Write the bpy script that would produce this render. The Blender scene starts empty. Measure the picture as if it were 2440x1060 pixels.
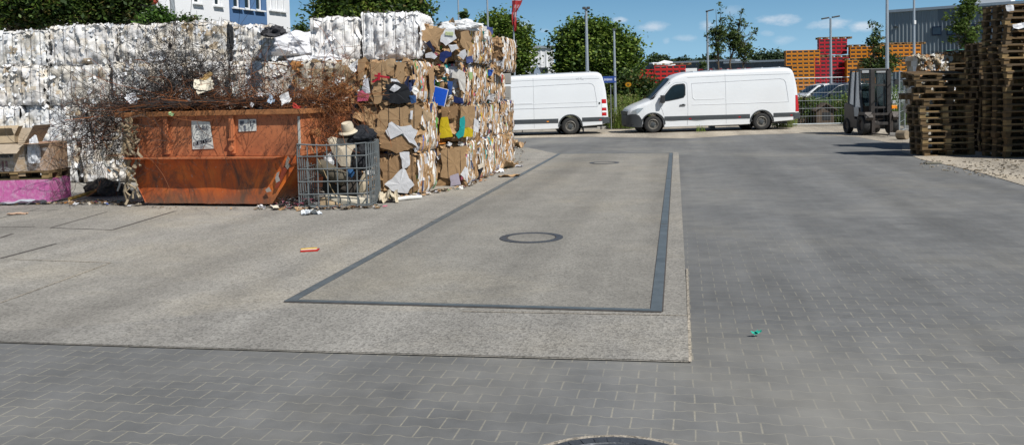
import bpy, bmesh, math, random
from mathutils import Vector, Matrix, noise
random.seed(7)
SC = bpy.context.scene
COL = SC.collection
R = random.random
def U(a, b): return random.uniform(a, b)
rad = math.radians

# ------------------------------------------------------------------ survey of the place
# The yard was measured from the photograph: F focal length in photo pixels, CH eye height.
F = 2100.0; PX, PY = 1220.0, 334.0
TH = math.atan((334 - 223.4) / F); RO = rad(1.37); CH = 1.8
FW = Vector((0, math.cos(TH), -math.sin(TH))); UP0 = Vector((0, math.sin(TH), math.cos(TH)))
RT = Vector((1, 0, 0)) * math.cos(RO) - UP0 * math.sin(RO)
UP = Vector((1, 0, 0)) * math.sin(RO) + UP0 * math.cos(RO)
EYE = Vector((0, 0, CH))
def ray(x, y): return FW + RT * ((x - PX) / F) + UP * ((PY - y) / F)
def G(x, y, z=0.0):
    d = ray(x, y); t = (z - CH) / d.z
    return Vector((d.x * t, d.y * t, z))
def V(x, y, Y):
    d = ray(x, y); t = Y / d.y
    return EYE + d * t
def onplane(x, y, p, n):
    d = ray(x, y); t = (Vector(p) - EYE).dot(n) / d.dot(n)
    return EYE + d * t

# ------------------------------------------------------------------ mesh builder
class MB:
    def __init__(s): s.v = []; s.f = []; s.c = []; s.m = []
    def add(s, vs, fs, col=(1, 1, 1), mi=0):
        b = len(s.v); s.v += [tuple(v) for v in vs]
        for f in fs:
            s.f.append([b + i for i in f]); s.c.append(col); s.m.append(mi)
    def box(s, c, d, col=(1, 1, 1), mi=0, rz=0, M=None):
        x, y, z = d[0] / 2, d[1] / 2, d[2] / 2
        vs = [Vector((i * x, j * y, k * z)) for k in (-1, 1) for j in (-1, 1) for i in (-1, 1)]
        if rz: vs = [Matrix.Rotation(rz, 3, 'Z') @ v for v in vs]
        if M is not None: vs = [M @ v for v in vs]
        c = Vector(c); vs = [v + c for v in vs]
        s.add(vs, [(0, 2, 3, 1), (4, 5, 7, 6), (0, 1, 5, 4), (2, 6, 7, 3), (0, 4, 6, 2), (1, 3, 7, 5)], col, mi)
    def tube(s, pts, r, n=6, col=(1, 1, 1), mi=0, cap=True):
        pts = [Vector(p) for p in pts]; b = len(s.v); N = len(pts)
        rr = r if isinstance(r, (list, tuple)) else [r] * N
        up = None
        for i, p in enumerate(pts):
            t = (pts[min(i + 1, N - 1)] - pts[max(i - 1, 0)])
            if t.length < 1e-9: t = Vector((0, 0, 1))
            t.normalize()
            if up is None:
                up = Vector((0, 0, 1)) if abs(t.z) < .9 else Vector((1, 0, 0))
            a = t.cross(up)
            if a.length < 1e-4: a = t.cross(Vector((0.3, 1, .2)))
            a.normalize(); bb = t.cross(a); up = -bb if False else up
            for k in range(n):
                an = 2 * math.pi * k / n
                s.v.append(tuple(p + a * (math.cos(an) * rr[i]) + bb * (math.sin(an) * rr[i])))
        for i in range(N - 1):
            for k in range(n):
                s.f.append([b + i * n + k, b + i * n + (k + 1) % n, b + (i + 1) * n + (k + 1) % n, b + (i + 1) * n + k])
                s.c.append(col); s.m.append(mi)
        if cap and n > 2:
            s.f.append([b + k for k in range(n)][::-1]); s.c.append(col); s.m.append(mi)
            s.f.append([b + (N - 1) * n + k for k in range(n)]); s.c.append(col); s.m.append(mi)
    def lathe(s, prof, n=24, axis='Z', at=(0, 0, 0), col=(1, 1, 1), mi=0):
        b = len(s.v); at = Vector(at)
        for (r, h) in prof:
            for k in range(n):
                a = 2 * math.pi * k / n; x, y = r * math.cos(a), r * math.sin(a)
                p = (x, y, h) if axis == 'Z' else ((x, h, y) if axis == 'Y' else (h, x, y))
                s.v.append(tuple(at + Vector(p)))
        for i in range(len(prof) - 1):
            for k in range(n):
                s.f.append([b + i * n + k, b + i * n + (k + 1) % n, b + (i + 1) * n + (k + 1) % n, b + (i + 1) * n + k])
                s.c.append(col); s.m.append(mi)
    def grid(s, P, nu, nv, col=(1, 1, 1), mi=0, colf=None):
        b = len(s.v)
        for j in range(nv + 1):
            for i in range(nu + 1): s.v.append(tuple(P(i / nu, j / nv)))
        for j in range(nv):
            for i in range(nu):
                a = b + j * (nu + 1) + i
                s.f.append([a, a + 1, a + nu + 2, a + nu + 1])
                s.c.append(colf((i + .5) / nu, (j + .5) / nv) if colf else col); s.m.append(mi)
    def prism(s, poly, y0, y1, col=(1, 1, 1), mi=0, ax='Y'):
        n = len(poly)
        def q(a, b, c): return (a, c, b) if ax == 'Y' else ((c, a, b) if ax == 'X' else (a, b, c))
        vs = [q(a, b, y0) for a, b in poly] + [q(a, b, y1) for a, b in poly]
        fs = [list(range(n)), list(range(n, 2 * n))[::-1]]
        fs += [[i, (i + 1) % n, n + (i + 1) % n, n + i][::-1] for i in range(n)]
        s.add(vs, fs, col, mi)
    def build(s, name, mats, parent=None, loc=None, rz=0, smooth=None, bevel=0):
        me = bpy.data.meshes.new(name)
        me.from_pydata(s.v, [], s.f); 
        if not isinstance(mats, (list, tuple)): mats = [mats]
        for m in mats: me.materials.append(m)
        if len(mats) > 1: me.polygons.foreach_set('material_index', s.m)
        at = me.attributes.new('col', 'FLOAT_COLOR', 'FACE')
        flat = []
        for c in s.c: flat += [c[0], c[1], c[2], 1.0]
        at.data.foreach_set('color', flat)
        if smooth is not None:
            me.polygons.foreach_set('use_smooth', [True] * len(me.polygons))
            me.set_sharp_from_angle(angle=rad(smooth))
        me.update()
        o = bpy.data.objects.new(name, me); COL.objects.link(o)
        if parent is not None: o.parent = parent
        if loc is not None: o.location = loc
        if rz: o.rotation_euler = (0, 0, rz)
        if bevel:
            md = o.modifiers.new('bevel', 'BEVEL'); md.width = bevel; md.segments = 2; md.limit_method = 'ANGLE'
        return o

def tag(o, label=None, cat=None, group=None, kind=None):
    if label: o['label'] = label
    if cat: o['category'] = cat
    if group: o['group'] = group
    if kind: o['kind'] = kind
    return o
def empty(name, loc=(0, 0, 0), rz=0, label=None, cat=None, group=None):
    o = bpy.data.objects.new(name, None); COL.objects.link(o)
    o.location = loc; o.rotation_euler = (0, 0, rz); o.empty_display_size = .1
    return tag(o, label, cat, group)
def copy_tree(o, parent=None, kids=None):
    c = o.copy(); COL.objects.link(c); c.parent = parent
    for ch in list(o.children): copy_tree(ch, c)
    return c
ORD = ['zeroth', 'first', 'second', 'third', 'fourth', 'fifth', 'sixth', 'seventh', 'eighth', 'ninth', 'tenth', 'eleventh', 'twelfth',
       'thirteenth', 'fourteenth', 'fifteenth', 'sixteenth', 'seventeenth', 'eighteenth', 'nineteenth', 'twentieth',
       'twenty-first', 'twenty-second', 'twenty-third', 'twenty-fourth', 'twenty-fifth', 'twenty-sixth']

# ------------------------------------------------------------------ materials
class NT:
    def __init__(s, name):
        s.m = bpy.data.materials.new(name); s.m.use_nodes = True
        s.t = s.m.node_tree; s.b = s.t.nodes['Principled BSDF']
        s.co = None
    def n(s, ty, **k):
        nd = s.t.nodes.new(ty)
        for a, v in k.items():
            if a.startswith('i_'):
                key = a[2:]; key = int(key) if key.isdigit() else key
                nd.inputs[key].default_value = v
            else: setattr(nd, a, v)
        return nd
    def l(s, a, b): s.t.links.new(a, b)
    def obj(s):
        if s.co is None: s.co = s.n('ShaderNodeTexCoord').outputs['Object']
        return s.co
    def noise(s, scale, detail=4, rough=.6, vec=None, dist=0.0):
        nd = s.n('ShaderNodeTexNoise'); nd.inputs['Scale'].default_value = scale
        nd.inputs['Detail'].default_value = detail; nd.inputs['Roughness'].default_value = rough
        nd.inputs['Distortion'].default_value = dist
        s.l(vec if vec is not None else s.obj(), nd.inputs['Vector']); return nd.outputs['Fac']
    def ramp(s, fac, stops):
        nd = s.n('ShaderNodeValToRGB'); e = nd.color_ramp.elements
        while len(e) < len(stops): e.new(.5)
        for i, (p, c) in enumerate(stops):
            e[i].position = p; e[i].color = (c[0], c[1], c[2], 1) if hasattr(c, '__len__') else (c, c, c, 1)
        s.l(fac, nd.inputs['Fac']); return nd.outputs['Color']
    def mix(s, fac, a, b, mode='MIX'):
        nd = s.n('ShaderNodeMix', data_type='RGBA', blend_type=mode)
        for k, v in ((0, fac), (6, a), (7, b)):
            if hasattr(v, 'links') or hasattr(v, 'is_linked'): s.l(v, nd.inputs[k])
            elif k == 0: nd.inputs[0].default_value = v
            else: nd.inputs[k].default_value = (v[0], v[1], v[2], 1)
        return nd.outputs[2]
    def math(s, op, a, b=None, c=None):
        nd = s.n('ShaderNodeMath', operation=op)
        for i, v in enumerate((a, b, c)):
            if v is None: continue
            if isinstance(v, (int, float)): nd.inputs[i].default_value = v
            else: s.l(v, nd.inputs[i])
        return nd.outputs[0]
    def col(s, c): s.l(c, s.b.inputs['Base Color'])
    def attr(s): return s.n('ShaderNodeAttribute', attribute_name='col').outputs['Color']
    def bump(s, h, strength=.5, dist=.02):
        nd = s.n('ShaderNodeBump'); nd.inputs['Strength'].default_value = strength
        nd.inputs['Distance'].default_value = dist; s.l(h, nd.inputs['Height']); s.l(nd.outputs[0], s.b.inputs['Normal'])
    def set(s, rough=.7, metal=0, spec=.5, trans=0, coat=0):
        s.b.inputs['Roughness'].default_value = rough; s.b.inputs['Metallic'].default_value = metal
        s.b.inputs['Specular IOR Level'].default_value = spec
        if coat: s.b.inputs['Coat Weight'].default_value = coat; s.b.inputs['Coat Roughness'].default_value = .08
        return s.m
def plain(name, c, rough=.6, metal=0, var=.18, scale=6, bump=0, bscale=40, coat=0, spec=.5):
    t = NT(name); n1 = t.noise(scale, 5, .65)
    t.col(t.ramp(n1, [(.25, [x * (1 - var) for x in c]), (.75, [min(1, x * (1 + var)) for x in c])]))
    if bump: t.bump(t.noise(bscale, 4), bump, .01)
    return t.set(rough, metal, spec, coat=coat)
def attrmat(name, rough=.7, var=.35, scale=14, bump=.4, bscale=30, bdist=.02, metal=0, transl=0, spec=.4):
    t = NT(name); a = t.attr(); n1 = t.noise(scale, 5, .65)
    t.col(t.mix(1.0, a, t.ramp(n1, [(.2, 1 - var), (.8, 1 + var * .3)]), 'MULTIPLY'))
    if bump: t.bump(t.noise(bscale, 5, .6, dist=.6), bump, bdist)
    m = t.set(rough, metal, spec)
    if transl:
        tr = t.n('ShaderNodeBsdfTranslucent'); mx = t.n('ShaderNodeMixShader'); mx.inputs[0].default_value = transl
        t.l(a, tr.inputs['Color']); t.l(t.b.outputs[0], mx.inputs[1]); t.l(tr.outputs[0], mx.inputs[2])
        t.l(mx.outputs[0], t.t.nodes['Material Output'].inputs['Surface'])
    return m

M = {}
M['film'] = attrmat('plastic_film', .45, .10, 9, .5, 14, .03, transl=.08, spec=.3)
M['card'] = attrmat('cardboard', .85, .22, 12, .5, 40, .01, spec=.2)
M['scrap'] = attrmat('paper_scrap', .75, .15, 20, .3, 30, .01, spec=.25)
M['leaf'] = attrmat('leaves', .55, .3, 8, 0, transl=.3, spec=.35)
M['bark'] = plain('bark', (.10, .075, .05), .9, var=.4, scale=12, bump=.6)
M['wood'] = attrmat('pallet_wood', .85, .45, 7, .35, 60, .006, spec=.2)
M['wirem'] = plain('baling_wire', (.05, .035, .028), .6, .3, var=.4, scale=9)
M['tangle'] = attrmat('scrap_wire', .75, .4, 9, 0, metal=.2, spec=.3)
M['galv'] = plain('galvanised_steel', (.34, .37, .39), .5, .5, .15, 9)
M['galvcage'] = plain('weathered_cage_steel', (.19, .21, .215), .5, .45, .25, 9)
M['conc_block'] = plain('block_concrete', (.30, .29, .27), .9, var=.2, scale=4, bump=.4)
M['black'] = plain('black_plastic', (.018, .02, .022), .55, var=.3)
M['dark'] = plain('dark_grey_plastic', (.045, .052, .058), .55, var=.15)
M['rubber'] = plain('tyre_rubber', (.022, .022, .022), .85, var=.35, scale=9)
M['rim'] = plain('steel_rim', (.22, .21, .19), .5, .5, .25)
M['van'] = plain('white_van_paint', (.70, .72, .74), .28, 0, .025, 1.2, coat=.4)
M['seam'] = plain('panel_gap', (.27, .29, .31), .7)
M['crease'] = plain('panel_crease', (.50, .52, .55), .5)
M['redlamp'] = plain('red_lamp_plastic', (.45, .01, .012), .2, coat=.5)
M['clear'] = plain('clear_lamp_plastic', (.35, .38, .4), .12, .2, coat=.5)
M['orange'] = plain('orange_lamp_plastic', (.9, .28, .01), .35)
M['glass'] = plain('dark_glass', (.010, .018, .022), .14, 0, .1, spec=.45)
M['white'] = plain('white_paint', (.76, .77, .78), .5, var=.04)
M['render_white'] = plain('white_render', (.70, .71, .73), .9, var=.025, scale=.6)
M['blue_wall'] = plain('blue_render', (.072, .150, .30), .9, var=.05, scale=.6)
M['alu'] = plain('pole_aluminium', (.42, .46, .50), .4, .5, .08)
M['cloth'] = attrmat('flag_cloth', .8, .1, 20, 0, transl=.2)
# ------------------------------------------------------------------ camera, sky, sun
cam = bpy.data.cameras.new('camera'); co = bpy.data.objects.new('camera', cam); COL.objects.link(co)
cam.sensor_fit = 'HORIZONTAL'; cam.sensor_width = 36.0; cam.lens = 36.0 * F / 2440.0
cam.shift_y = -(530 - PY) / 2440.0; cam.clip_end = 3000; cam.clip_start = .1
m = Matrix((RT, UP, -FW)).transposed().to_4x4(); m.translation = EYE; co.matrix_world = m
SC.camera = co
SC.view_settings.view_transform = 'Standard'; SC.view_settings.look = 'None'
SC.view_settings.exposure = .08; SC.view_settings.gamma = 1
SUN = Vector((.68, -.73, 0)).normalized() * math.cos(rad(48.5)) + Vector((0, 0, math.sin(rad(48.5))))
ld = bpy.data.lights.new('sun', 'SUN'); ld.energy = 5.0; ld.angle = rad(.53); ld.color = (1, .965, .90)
lo = bpy.data.objects.new('sun', ld); COL.objects.link(lo); lo.rotation_euler = SUN.to_track_quat('Z', 'Y').to_euler(); lo.location = (30, -20, 40)
w = bpy.data.worlds.new('World'); SC.world = w; w.use_nodes = True
wt = w.node_tree; bg = wt.nodes['Background']
sky = wt.nodes.new('ShaderNodeTexSky'); sky.sky_type = 'NISHITA'; sky.sun_disc = False
sky.sun_elevation = rad(48.5); sky.sun_rotation = math.atan2(SUN.x, SUN.y) % (2 * math.pi)
sky.air_density = 1.0; sky.dust_density = .3; sky.ozone_density = 2.5; sky.altitude = 100
def wn(ty, **k):
    nd = wt.nodes.new(ty)
    for a, v in k.items(): setattr(nd, a, v)
    return nd
def wm(op, a, b=None, c=None):
    nd = wn('ShaderNodeMath', operation=op)
    for i, v in enumerate((a, b, c)):
        if v is None: continue
        if isinstance(v, (int, float)): nd.inputs[i].default_value = v
        else: wt.links.new(v, nd.inputs[i])
    return nd.outputs[0]
tc = wn('ShaderNodeTexCoord'); sep = wn('ShaderNodeSeparateXYZ'); wt.links.new(tc.outputs['Generated'], sep.inputs[0])
az = wm('ARCTAN2', sep.outputs[0], sep.outputs[1]); el = wm('ARCSINE', sep.outputs[2])
nz = wn('ShaderNodeTexNoise'); nz.inputs['Scale'].default_value = 38; nz.inputs['Detail'].default_value = 7; nz.inputs['Roughness'].default_value = .70
mp = wn('ShaderNodeMapping'); mp.inputs['Scale'].default_value = (1, 1, 2.2); wt.links.new(tc.outputs['Generated'], mp.inputs[0]); wt.links.new(mp.outputs[0], nz.inputs['Vector'])
nf = wm('MULTIPLY', wm('SUBTRACT', nz.outputs['Fac'], .5), 3.2)
tot = None
for (cx, cy, rx, ry, s) in [(1478, 48, 22, 10, 1.0), (1552, 64, 48, 15, .7), (1252, 62, 30, 16, .6), (1300, 74, 16, 6, .3), (1683, 62, 22, 14, .55), (1852, 50, 62, 16, .85),
                            (1975, 60, 55, 16, .75), (2055, 64, 44, 13, .85), (1828, 80, 22, 9, .45), (1872, 96, 32, 14, .35), (1632, 92, 34, 10, .4), (1588, 98, 12, 10, .35), (1745, 24, 30, 14, .3),
                            (1180, 92, 30, 10, .35), (660, 90, 40, 12, .35), (2400, -60, 90, 30, .8), (900, -90, 120, 35, .8), (1500, -160, 160, 40, .7), (-300, 60, 120, 30, .6), (2800, 60, 130, 30, .6)]:
    d = ray(cx, cy).normalized(); a0 = math.atan2(d.x, d.y); e0 = math.asin(d.z)
    q = wm('ADD', wm('POWER', wm('DIVIDE', wm('SUBTRACT', az, a0), rx / F), 2), wm('POWER', wm('DIVIDE', wm('SUBTRACT', el, e0), ry / F), 2))
    v = wm('MULTIPLY', wm('MAXIMUM', wm('ADD', wm('SUBTRACT', .85, q), nf), 0), s)
    q2 = wm('MULTIPLY', v, wm('MAXIMUM', wm('SUBTRACT', 1.9, q), 0))
    tot = q2 if tot is None else wm('MAXIMUM', tot, q2)
cl = wm('MINIMUM', wm('MULTIPLY', tot, .34), .62)
tint = wn('ShaderNodeMix', data_type='RGBA', blend_type='MULTIPLY'); tint.inputs[0].default_value = 1
wt.links.new(sky.outputs[0], tint.inputs[6]); tint.inputs[7].default_value = (.85, .95, 1.0, 1)
lowr = wn('ShaderNodeValToRGB'); wt.links.new(wm('DIVIDE', el, .35), lowr.inputs[0]); ce = lowr.color_ramp.elements
ce[0].position = 0.0; ce[0].color = (7.2, 12.4, 16.0, 1); ce[1].position = .30; ce[1].color = (3.2, 8.0, 13.6, 1)
lm = wn('ShaderNodeMix', data_type='RGBA'); wt.links.new(wm('MAXIMUM', wm('SUBTRACT', 1.0, wm('DIVIDE', wm('ABSOLUTE', el), .28)), 0), lm.inputs[0]); wt.links.new(tint.outputs[2], lm.inputs[6]); wt.links.new(lowr.outputs[0], lm.inputs[7])
mc = wn('ShaderNodeMix', data_type='RGBA'); wt.links.new(cl, mc.inputs[0]); wt.links.new(lm.outputs[2], mc.inputs[6]); mc.inputs[7].default_value = (15.5, 16.0, 17.0, 1)
wt.links.new(mc.outputs[2], bg.inputs['Color']); bg.inputs['Strength'].default_value = .05

# ------------------------------------------------------------------ ground
PHI = rad(-10.9)
cP, sP = math.cos(PHI), math.sin(PHI)
ORG = G(1577, 742)
def loc2(p):
    d = Vector(p) - ORG
    return (d.x * cP + d.y * sP, -d.x * sP + d.y * cP)
def paver_mat():
    t = NT('interlocking_pavers'); o = t.obj(); sp = t.n('ShaderNodeSeparateXYZ'); t.l(o, sp.inputs[0])
    L, H, A = .228, .139, .0095
    nd = t.n('ShaderNodeTexNoise'); nd.inputs['Scale'].default_value = 1.3; t.l(o, nd.inputs['Vector'])
    wob = t.math('MULTIPLY', t.math('SUBTRACT', nd.outputs['Fac'], .5), .03)
    u = t.math('ADD', sp.outputs[0], wob); v = t.math('ADD', sp.outputs[1], wob)
    vn = t.math('DIVIDE', v, H); n0 = t.math('ROUND', vn)
    par = t.math('SUBTRACT', 1.0, t.math('MULTIPLY', t.math('PINGPONG', n0, 1.0), 2.0))      # +1 even, -1 odd
    tri = t.math('SUBTRACT', t.math('MULTIPLY', t.math('PINGPONG', t.math('DIVIDE', u, L), .5), 4.0), 1.0)  # -1 at 0, +1 at half
    wv = t.math('MAXIMUM', t.math('MINIMUM', t.math('MULTIPLY', tri, -2.6), 1.0), -1.0)
    off = t.math('MULTIPLY', t.math('MULTIPLY', wv, par), A)
    dl = t.math('SUBTRACT', t.math('SUBTRACT', v, t.math('MULTIPLY', n0, H)), off)
    up = t.math('GREATER_THAN', dl, 0.0)
    ln = t.math('ADD', n0, up)                                  # index of the line above the block
    par2 = t.math('PINGPONG', ln, 1.0)                          # 0 even, 1 odd
    us = t.math('ADD', t.math('DIVIDE', u, L), t.math('MULTIPLY', par2, .5))
    du = t.math('MULTIPLY', t.math('ABSOLUTE', t.math('SUBTRACT', us, t.math('ROUND', us))), L)
    n2 = t.noise(3.5, 4, .6)
    wj = t.math('ADD', .0012, t.math('MULTIPLY', n2, .0068))
    ju = t.math('LESS_THAN', du, wj)
    jv = t.math('LESS_THAN', t.math('ABSOLUTE', dl), t.math('MULTIPLY', wj, .62))
    jj = t.math('MAXIMUM', ju, jv)
    mask = t.ramp(t.noise(.9, 4, .65), [(.3, .35), (.6, 1.0)])
    wear = t.math('MAXIMUM', t.math('MINIMUM', t.math('SUBTRACT', 1.0, t.math('DIVIDE', t.math('ADD', sp.outputs[1], t.math('MULTIPLY', t.noise(.25, 3), 5.0)), 9.5)), 1.0), .10)
    jm = t.math('MULTIPLY', t.math('MULTIPLY', t.math('MULTIPLY', jj, mask), wear), .8)
    cb = t.n('ShaderNodeCombineXYZ'); t.l(t.math('FLOOR', t.math('ADD', us, .0)), cb.inputs[0]); t.l(ln, cb.inputs[1])
    wnz = t.n('ShaderNodeTexWhiteNoise'); t.l(cb.outputs[0], wnz.inputs[0])
    base = t.ramp(wnz.outputs['Value'], [(0, (.150, .153, .154)), (1, (.170, .172, .171))])
    big = t.ramp(t.noise(.33, 6, .68), [(.30, (.80, .80, .80)), (.5, (1, 1, 1)), (.72, (1.25, 1.2, 1.10))])
    mid = t.ramp(t.noise(2.4, 5, .7), [(.3, .86), (.7, 1.12)])
    fine = t.ramp(t.noise(260, 2, .6), [(.3, .86), (.7, 1.12)])
    c = t.mix(1, t.mix(1, t.mix(1, base, big, 'MULTIPLY'), fine, 'MULTIPLY'), mid, 'MULTIPLY')
    c = t.mix(jm, c, t.ramp(t.noise(30, 3), [(.3, (.24, .225, .185)), (.7, (.42, .39, .31))]))
    mp2 = t.n('ShaderNodeMapping'); mp2.inputs['Scale'].default_value = (.9, .07, 1); mp2.inputs['Rotation'].default_value = (0, 0, .35); t.l(o, mp2.inputs[0])
    c = t.mix(1, c, t.ramp(t.noise(1.0, 4, .6, vec=mp2.outputs[0]), [(.35, .80), (.62, 1.08)]), 'MULTIPLY')
    stn = t.ramp(t.noise(1.1, 5, .8, dist=.8), [(.64, 0.0), (.72, .5)])
    c = t.mix(stn, c, (.085, .088, .09))
    # sandy dust drifting over the stones
    dust = t.ramp(t.noise(.16, 6, .7, dist=.4), [(.50, 0.0), (.72, .55)])
    c = t.mix(dust, c, (.31, .30, .27))
    t.col(c)
    t.bump(t.math('SUBTRACT', t.math('MULTIPLY', t.noise(120, 3), .15), t.math('MULTIPLY', jj, wear)), .35, .005)
    return t.set(.8, 0, .35)
def concrete_mat(name, c, speck=.5, warm=.3, bumpy=.4):
    t = NT(name); big = t.ramp(t.noise(.28, 7, .66, dist=.3), [(.28, [x * .80 for x in c]), (.5, c), (.72, (c[0] * 1.2, c[1] * 1.15, c[2] * 1.05))])
    mid = t.ramp(t.noise(1.7, 6, .7, dist=.5), [(.3, .86), (.7, 1.10)])
    vo = t.n('ShaderNodeTexVoronoi'); vo.inputs['Scale'].default_value = 55; t.l(t.obj(), vo.inputs['Vector'])
    sp = t.ramp(vo.outputs['Color'], [(.1, 1 - speck * .7), (.5, 1.0), (.95, 1 + speck * .4)])
    fine = t.ramp(t.noise(140, 3, .7), [(.3, 1 - speck * .3), (.7, 1 + speck * .22)])
    # tyre tracks: long faint dark streaks along the drive direction
    mp = t.n('ShaderNodeMapping'); mp.inputs['Scale'].default_value = (1.1, .05, 1); t.l(t.obj(), mp.inputs[0])
    tr = t.ramp(t.noise(1.0, 3, .5, vec=mp.outputs[0]), [(.35, .78), (.6, 1.06)])
    x = t.mix(1, t.mix(1, big, mid, 'MULTIPLY'), sp, 'MULTIPLY'); x = t.mix(1, t.mix(1, x, fine, 'MULTIPLY'), tr, 'MULTIPLY')
    st = t.ramp(t.noise(.5, 5, .75, dist=1.2), [(.62, 0.0), (.74, .45)])
    x = t.mix(st, x, (c[0] * .62, c[1] * .60, c[2] * .58))
    t.col(x); t.bump(t.math('ADD', t.noise(70, 4), t.math('MULTIPLY', vo.outputs['Distance'], .6)), bumpy, .008)
    return t.set(.85, 0, .3)
M['paver'] = paver_mat()
M['concrete'] = concrete_mat('yard_concrete', (.305, .290, .262), .5)
M['aggregate'] = concrete_mat('washed_aggregate', (.300, .288, .265), .55, bumpy=.8)
M['deckc'] = concrete_mat('weighbridge_concrete', (.252, .241, .217), .4)
M['gravel'] = concrete_mat('sandy_gravel', (.42, .375, .31), .8, bumpy=1.0)
M['soil'] = concrete_mat('dry_soil', (.13, .125, .075), .6, bumpy=1.0)
M['asphalt'] = concrete_mat('old_asphalt', (.165, .166, .165), .35)
M['steel'] = plain('worn_blue_grey_steel', (.125, .148, .162), .5, .25, .3, 4, bump=.15)
M['tar'] = plain('tar_joint', (.075, .065, .06), .8, var=.3, scale=8)

def sheet(name, pts, z, mat, local=True, kind='structure', parent=None, thick=0, sub=False):
    mb = MB()
    P = [loc2(p) if local else (p[0], p[1]) for p in pts]
    mb.add([(a, b, 0) for a, b in P], [list(range(len(P)))])
    if thick: mb.add([(a, b, 0) for a, b in P] + [(a, b, -thick) for a, b in P], [[i, (i + 1) % len(P), len(P) + (i + 1) % len(P), len(P) + i][::-1] for i in range(len(P))])
    o = mb.build(name, mat, parent)
    if local: o.location = (ORG.x, ORG.y, z); o.rotation_euler = (0, 0, PHI)
    else: o.location = (0, 0, z)
    if kind: o['kind'] = kind
    return o
sheet('ground', [(-600, -300), (600, -300), (600, 1200), (-600, 1200)], -.030, M['soil'], False)
# paved yard up to the verge
KL = [G(1180, 322), G(1480, 313), G(1560, 311), G(1700, 308), G(1880, 301), G(2030, 303), G(2150, 318), G(2205, 378), G(2300, 392), G(2440, 440)]
edge = [Vector((-30, 36, 0)), Vector((-2, 38.6, 0)), G(1480, 311), G(1880, 300), G(2020, 300), Vector((60, 44, 0))]
sheet('block_paving', [Vector((-30, -6, 0)), Vector((60, -6, 0))] + edge[::-1], -.008, M['paver'])
# dusty strip at the foot of the verge
sheet('dusty_verge_edge', [G(1225, 329), G(1400, 326), G(1640, 330), G(1760, 322), G(1900, 318), G(2040, 326), G(2150, 345), G(2180, 330), G(2150, 300), G(1880, 294), G(1480, 305), G(1225, 312)], -.004, M['gravel'])
# concrete yard slab
cn = [G(0, 815), G(820, 840), G(1645, 862)]
cn0 = cn[0] + (cn[0] - cn[1]).normalized() * 16
cfr = G(1617, 363); cfl = G(1330, 367)
sheet('concrete_yard', [cn0] + cn + [cfr, cfl, G(1225, 345), G(1225, 335), Vector((-10, 31, 0)), Vector((-30, 33, 0))], 0, M['concrete'])
# exposed aggregate apron in front of the weighbridge
sheet('aggregate_apron', [cn0 + Vector((0, .006, 0)), G(0, 814), G(820, 838.5), G(1643.5, 860), G(1641, 762), G(1577, 756), G(690, 735), G(520, 745), G(300, 770), G(0, 790)], .004, M['aggregate'])
# asphalt / gravel to the right
sheet('gravel_patch', [G(2150, 330), G(2150, 362), G(2195, 380), G(2280, 398), G(2360, 418), G(2440, 442), G(2800, 520), Vector((40, 20, 0)), Vector((40, 40, 0)), G(2200, 300)], .001, M['gravel'])
# tar filled joints of the left slabs
def strip(name, a, b, w, z, mat, **k):
    a = Vector(a); b = Vector(b); n = (b - a).normalized(); n = Vector((-n.y, n.x, 0)) * w / 2
    return sheet(name, [a - n, b - n, b + n, a + n], z, mat, **k)
JT = [((120, 543), (268, 548), .035), ((268, 548), (418, 503), .045), ((120, 543), (255, 505), .03), ((0, 541), (84, 541), .03), ((0, 567), (30, 557), .05), ((0, 616), (133, 581), .05),
      ((0, 520), (95, 497), .02), ((70, 503), (140, 500), .02)]
for a, b, ww in JT: strip('slab_joint', G(*a), G(*b), ww, .0025, M['tar'])
for a, b, ww in [((30, 618), (265, 626), .02), ((265, 626), (0, 722), .02), ((1100, 742), (1640, 752), .015), ((1637, 640), (1645, 862), .02)]:
    strip('slab_joint', G(*a), G(*b), ww, .0045, M['gravel'])

# ------------------------------------------------------------------ weighbridge
wb = empty('weighbridge', (ORG.x, ORG.y, 0), PHI, 'long concrete vehicle weighbridge deck sunk in the yard and framed by dark steel strips', 'weighbridge')
c_nl, c_nr, c_fr, c_fl = [Vector(loc2(G(*p))) for p in ((680, 718), (1577, 742), (1603, 365), (1330, 367))]
WL = .5 * (c_nl.x + c_fl.x); WR = .5 * (c_nr.x + c_fr.x); WN = .5 * (c_nl.y + c_nr.y) ; WF = .5 * (c_fl.y + c_fr.y)
def rectsheet(name, x0, x1, y0, y1, z, mat, parent, th=.004):
    mb = MB(); mb.box(((x0 + x1) / 2, (y0 + y1) / 2, z - th / 2 + .0), (x1 - x0, y1 - y0, th)); return mb.build(name, mat, parent)
def wq(u, v, du=0, dv=0):
    a = c_nl.lerp(c_nr, u); b = c_fl.lerp(c_fr, u); p = a.lerp(b, v); return (p.x + du, p.y + dv)
def rectq(name, u0, du0, u1, du1, v0, dv0, v1, dv1, z, mat, th=.004):
    P = [wq(u0, v0, du0, dv0), wq(u1, v0, du1, dv0), wq(u1, v1, du1, dv1), wq(u0, v1, du0, dv1)]
    mb = MB(); mb.add([(x, y, z) for x, y in P] + [(x, y, z - th) for x, y in P], [(0, 1, 2, 3), (0, 4, 5, 1), (1, 5, 6, 2), (2, 6, 7, 3), (3, 7, 4, 0)]); return mb.build(name, mat, wb)
rectq('deck', 0, .10, 1, -.10, 0, .06, 1, -.05, .008, M['deckc'], .01)
rectq('steel_edge', 0, 0, 0, .092, 0, 0, 1, 0, .011, M['steel'], .01)
rectq('steel_edge', 1, -.092, 1, 0, 0, 0, 1, 0, .011, M['steel'], .01)
rectq('steel_edge', 0, 0, 1, 0, 0, -.02, 0, .035, .013, M['steel'], .01)
rectq('steel_edge', 0, 0, 1, 0, 1, -.05, 1, 0, .013, M['steel'], .01)
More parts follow.
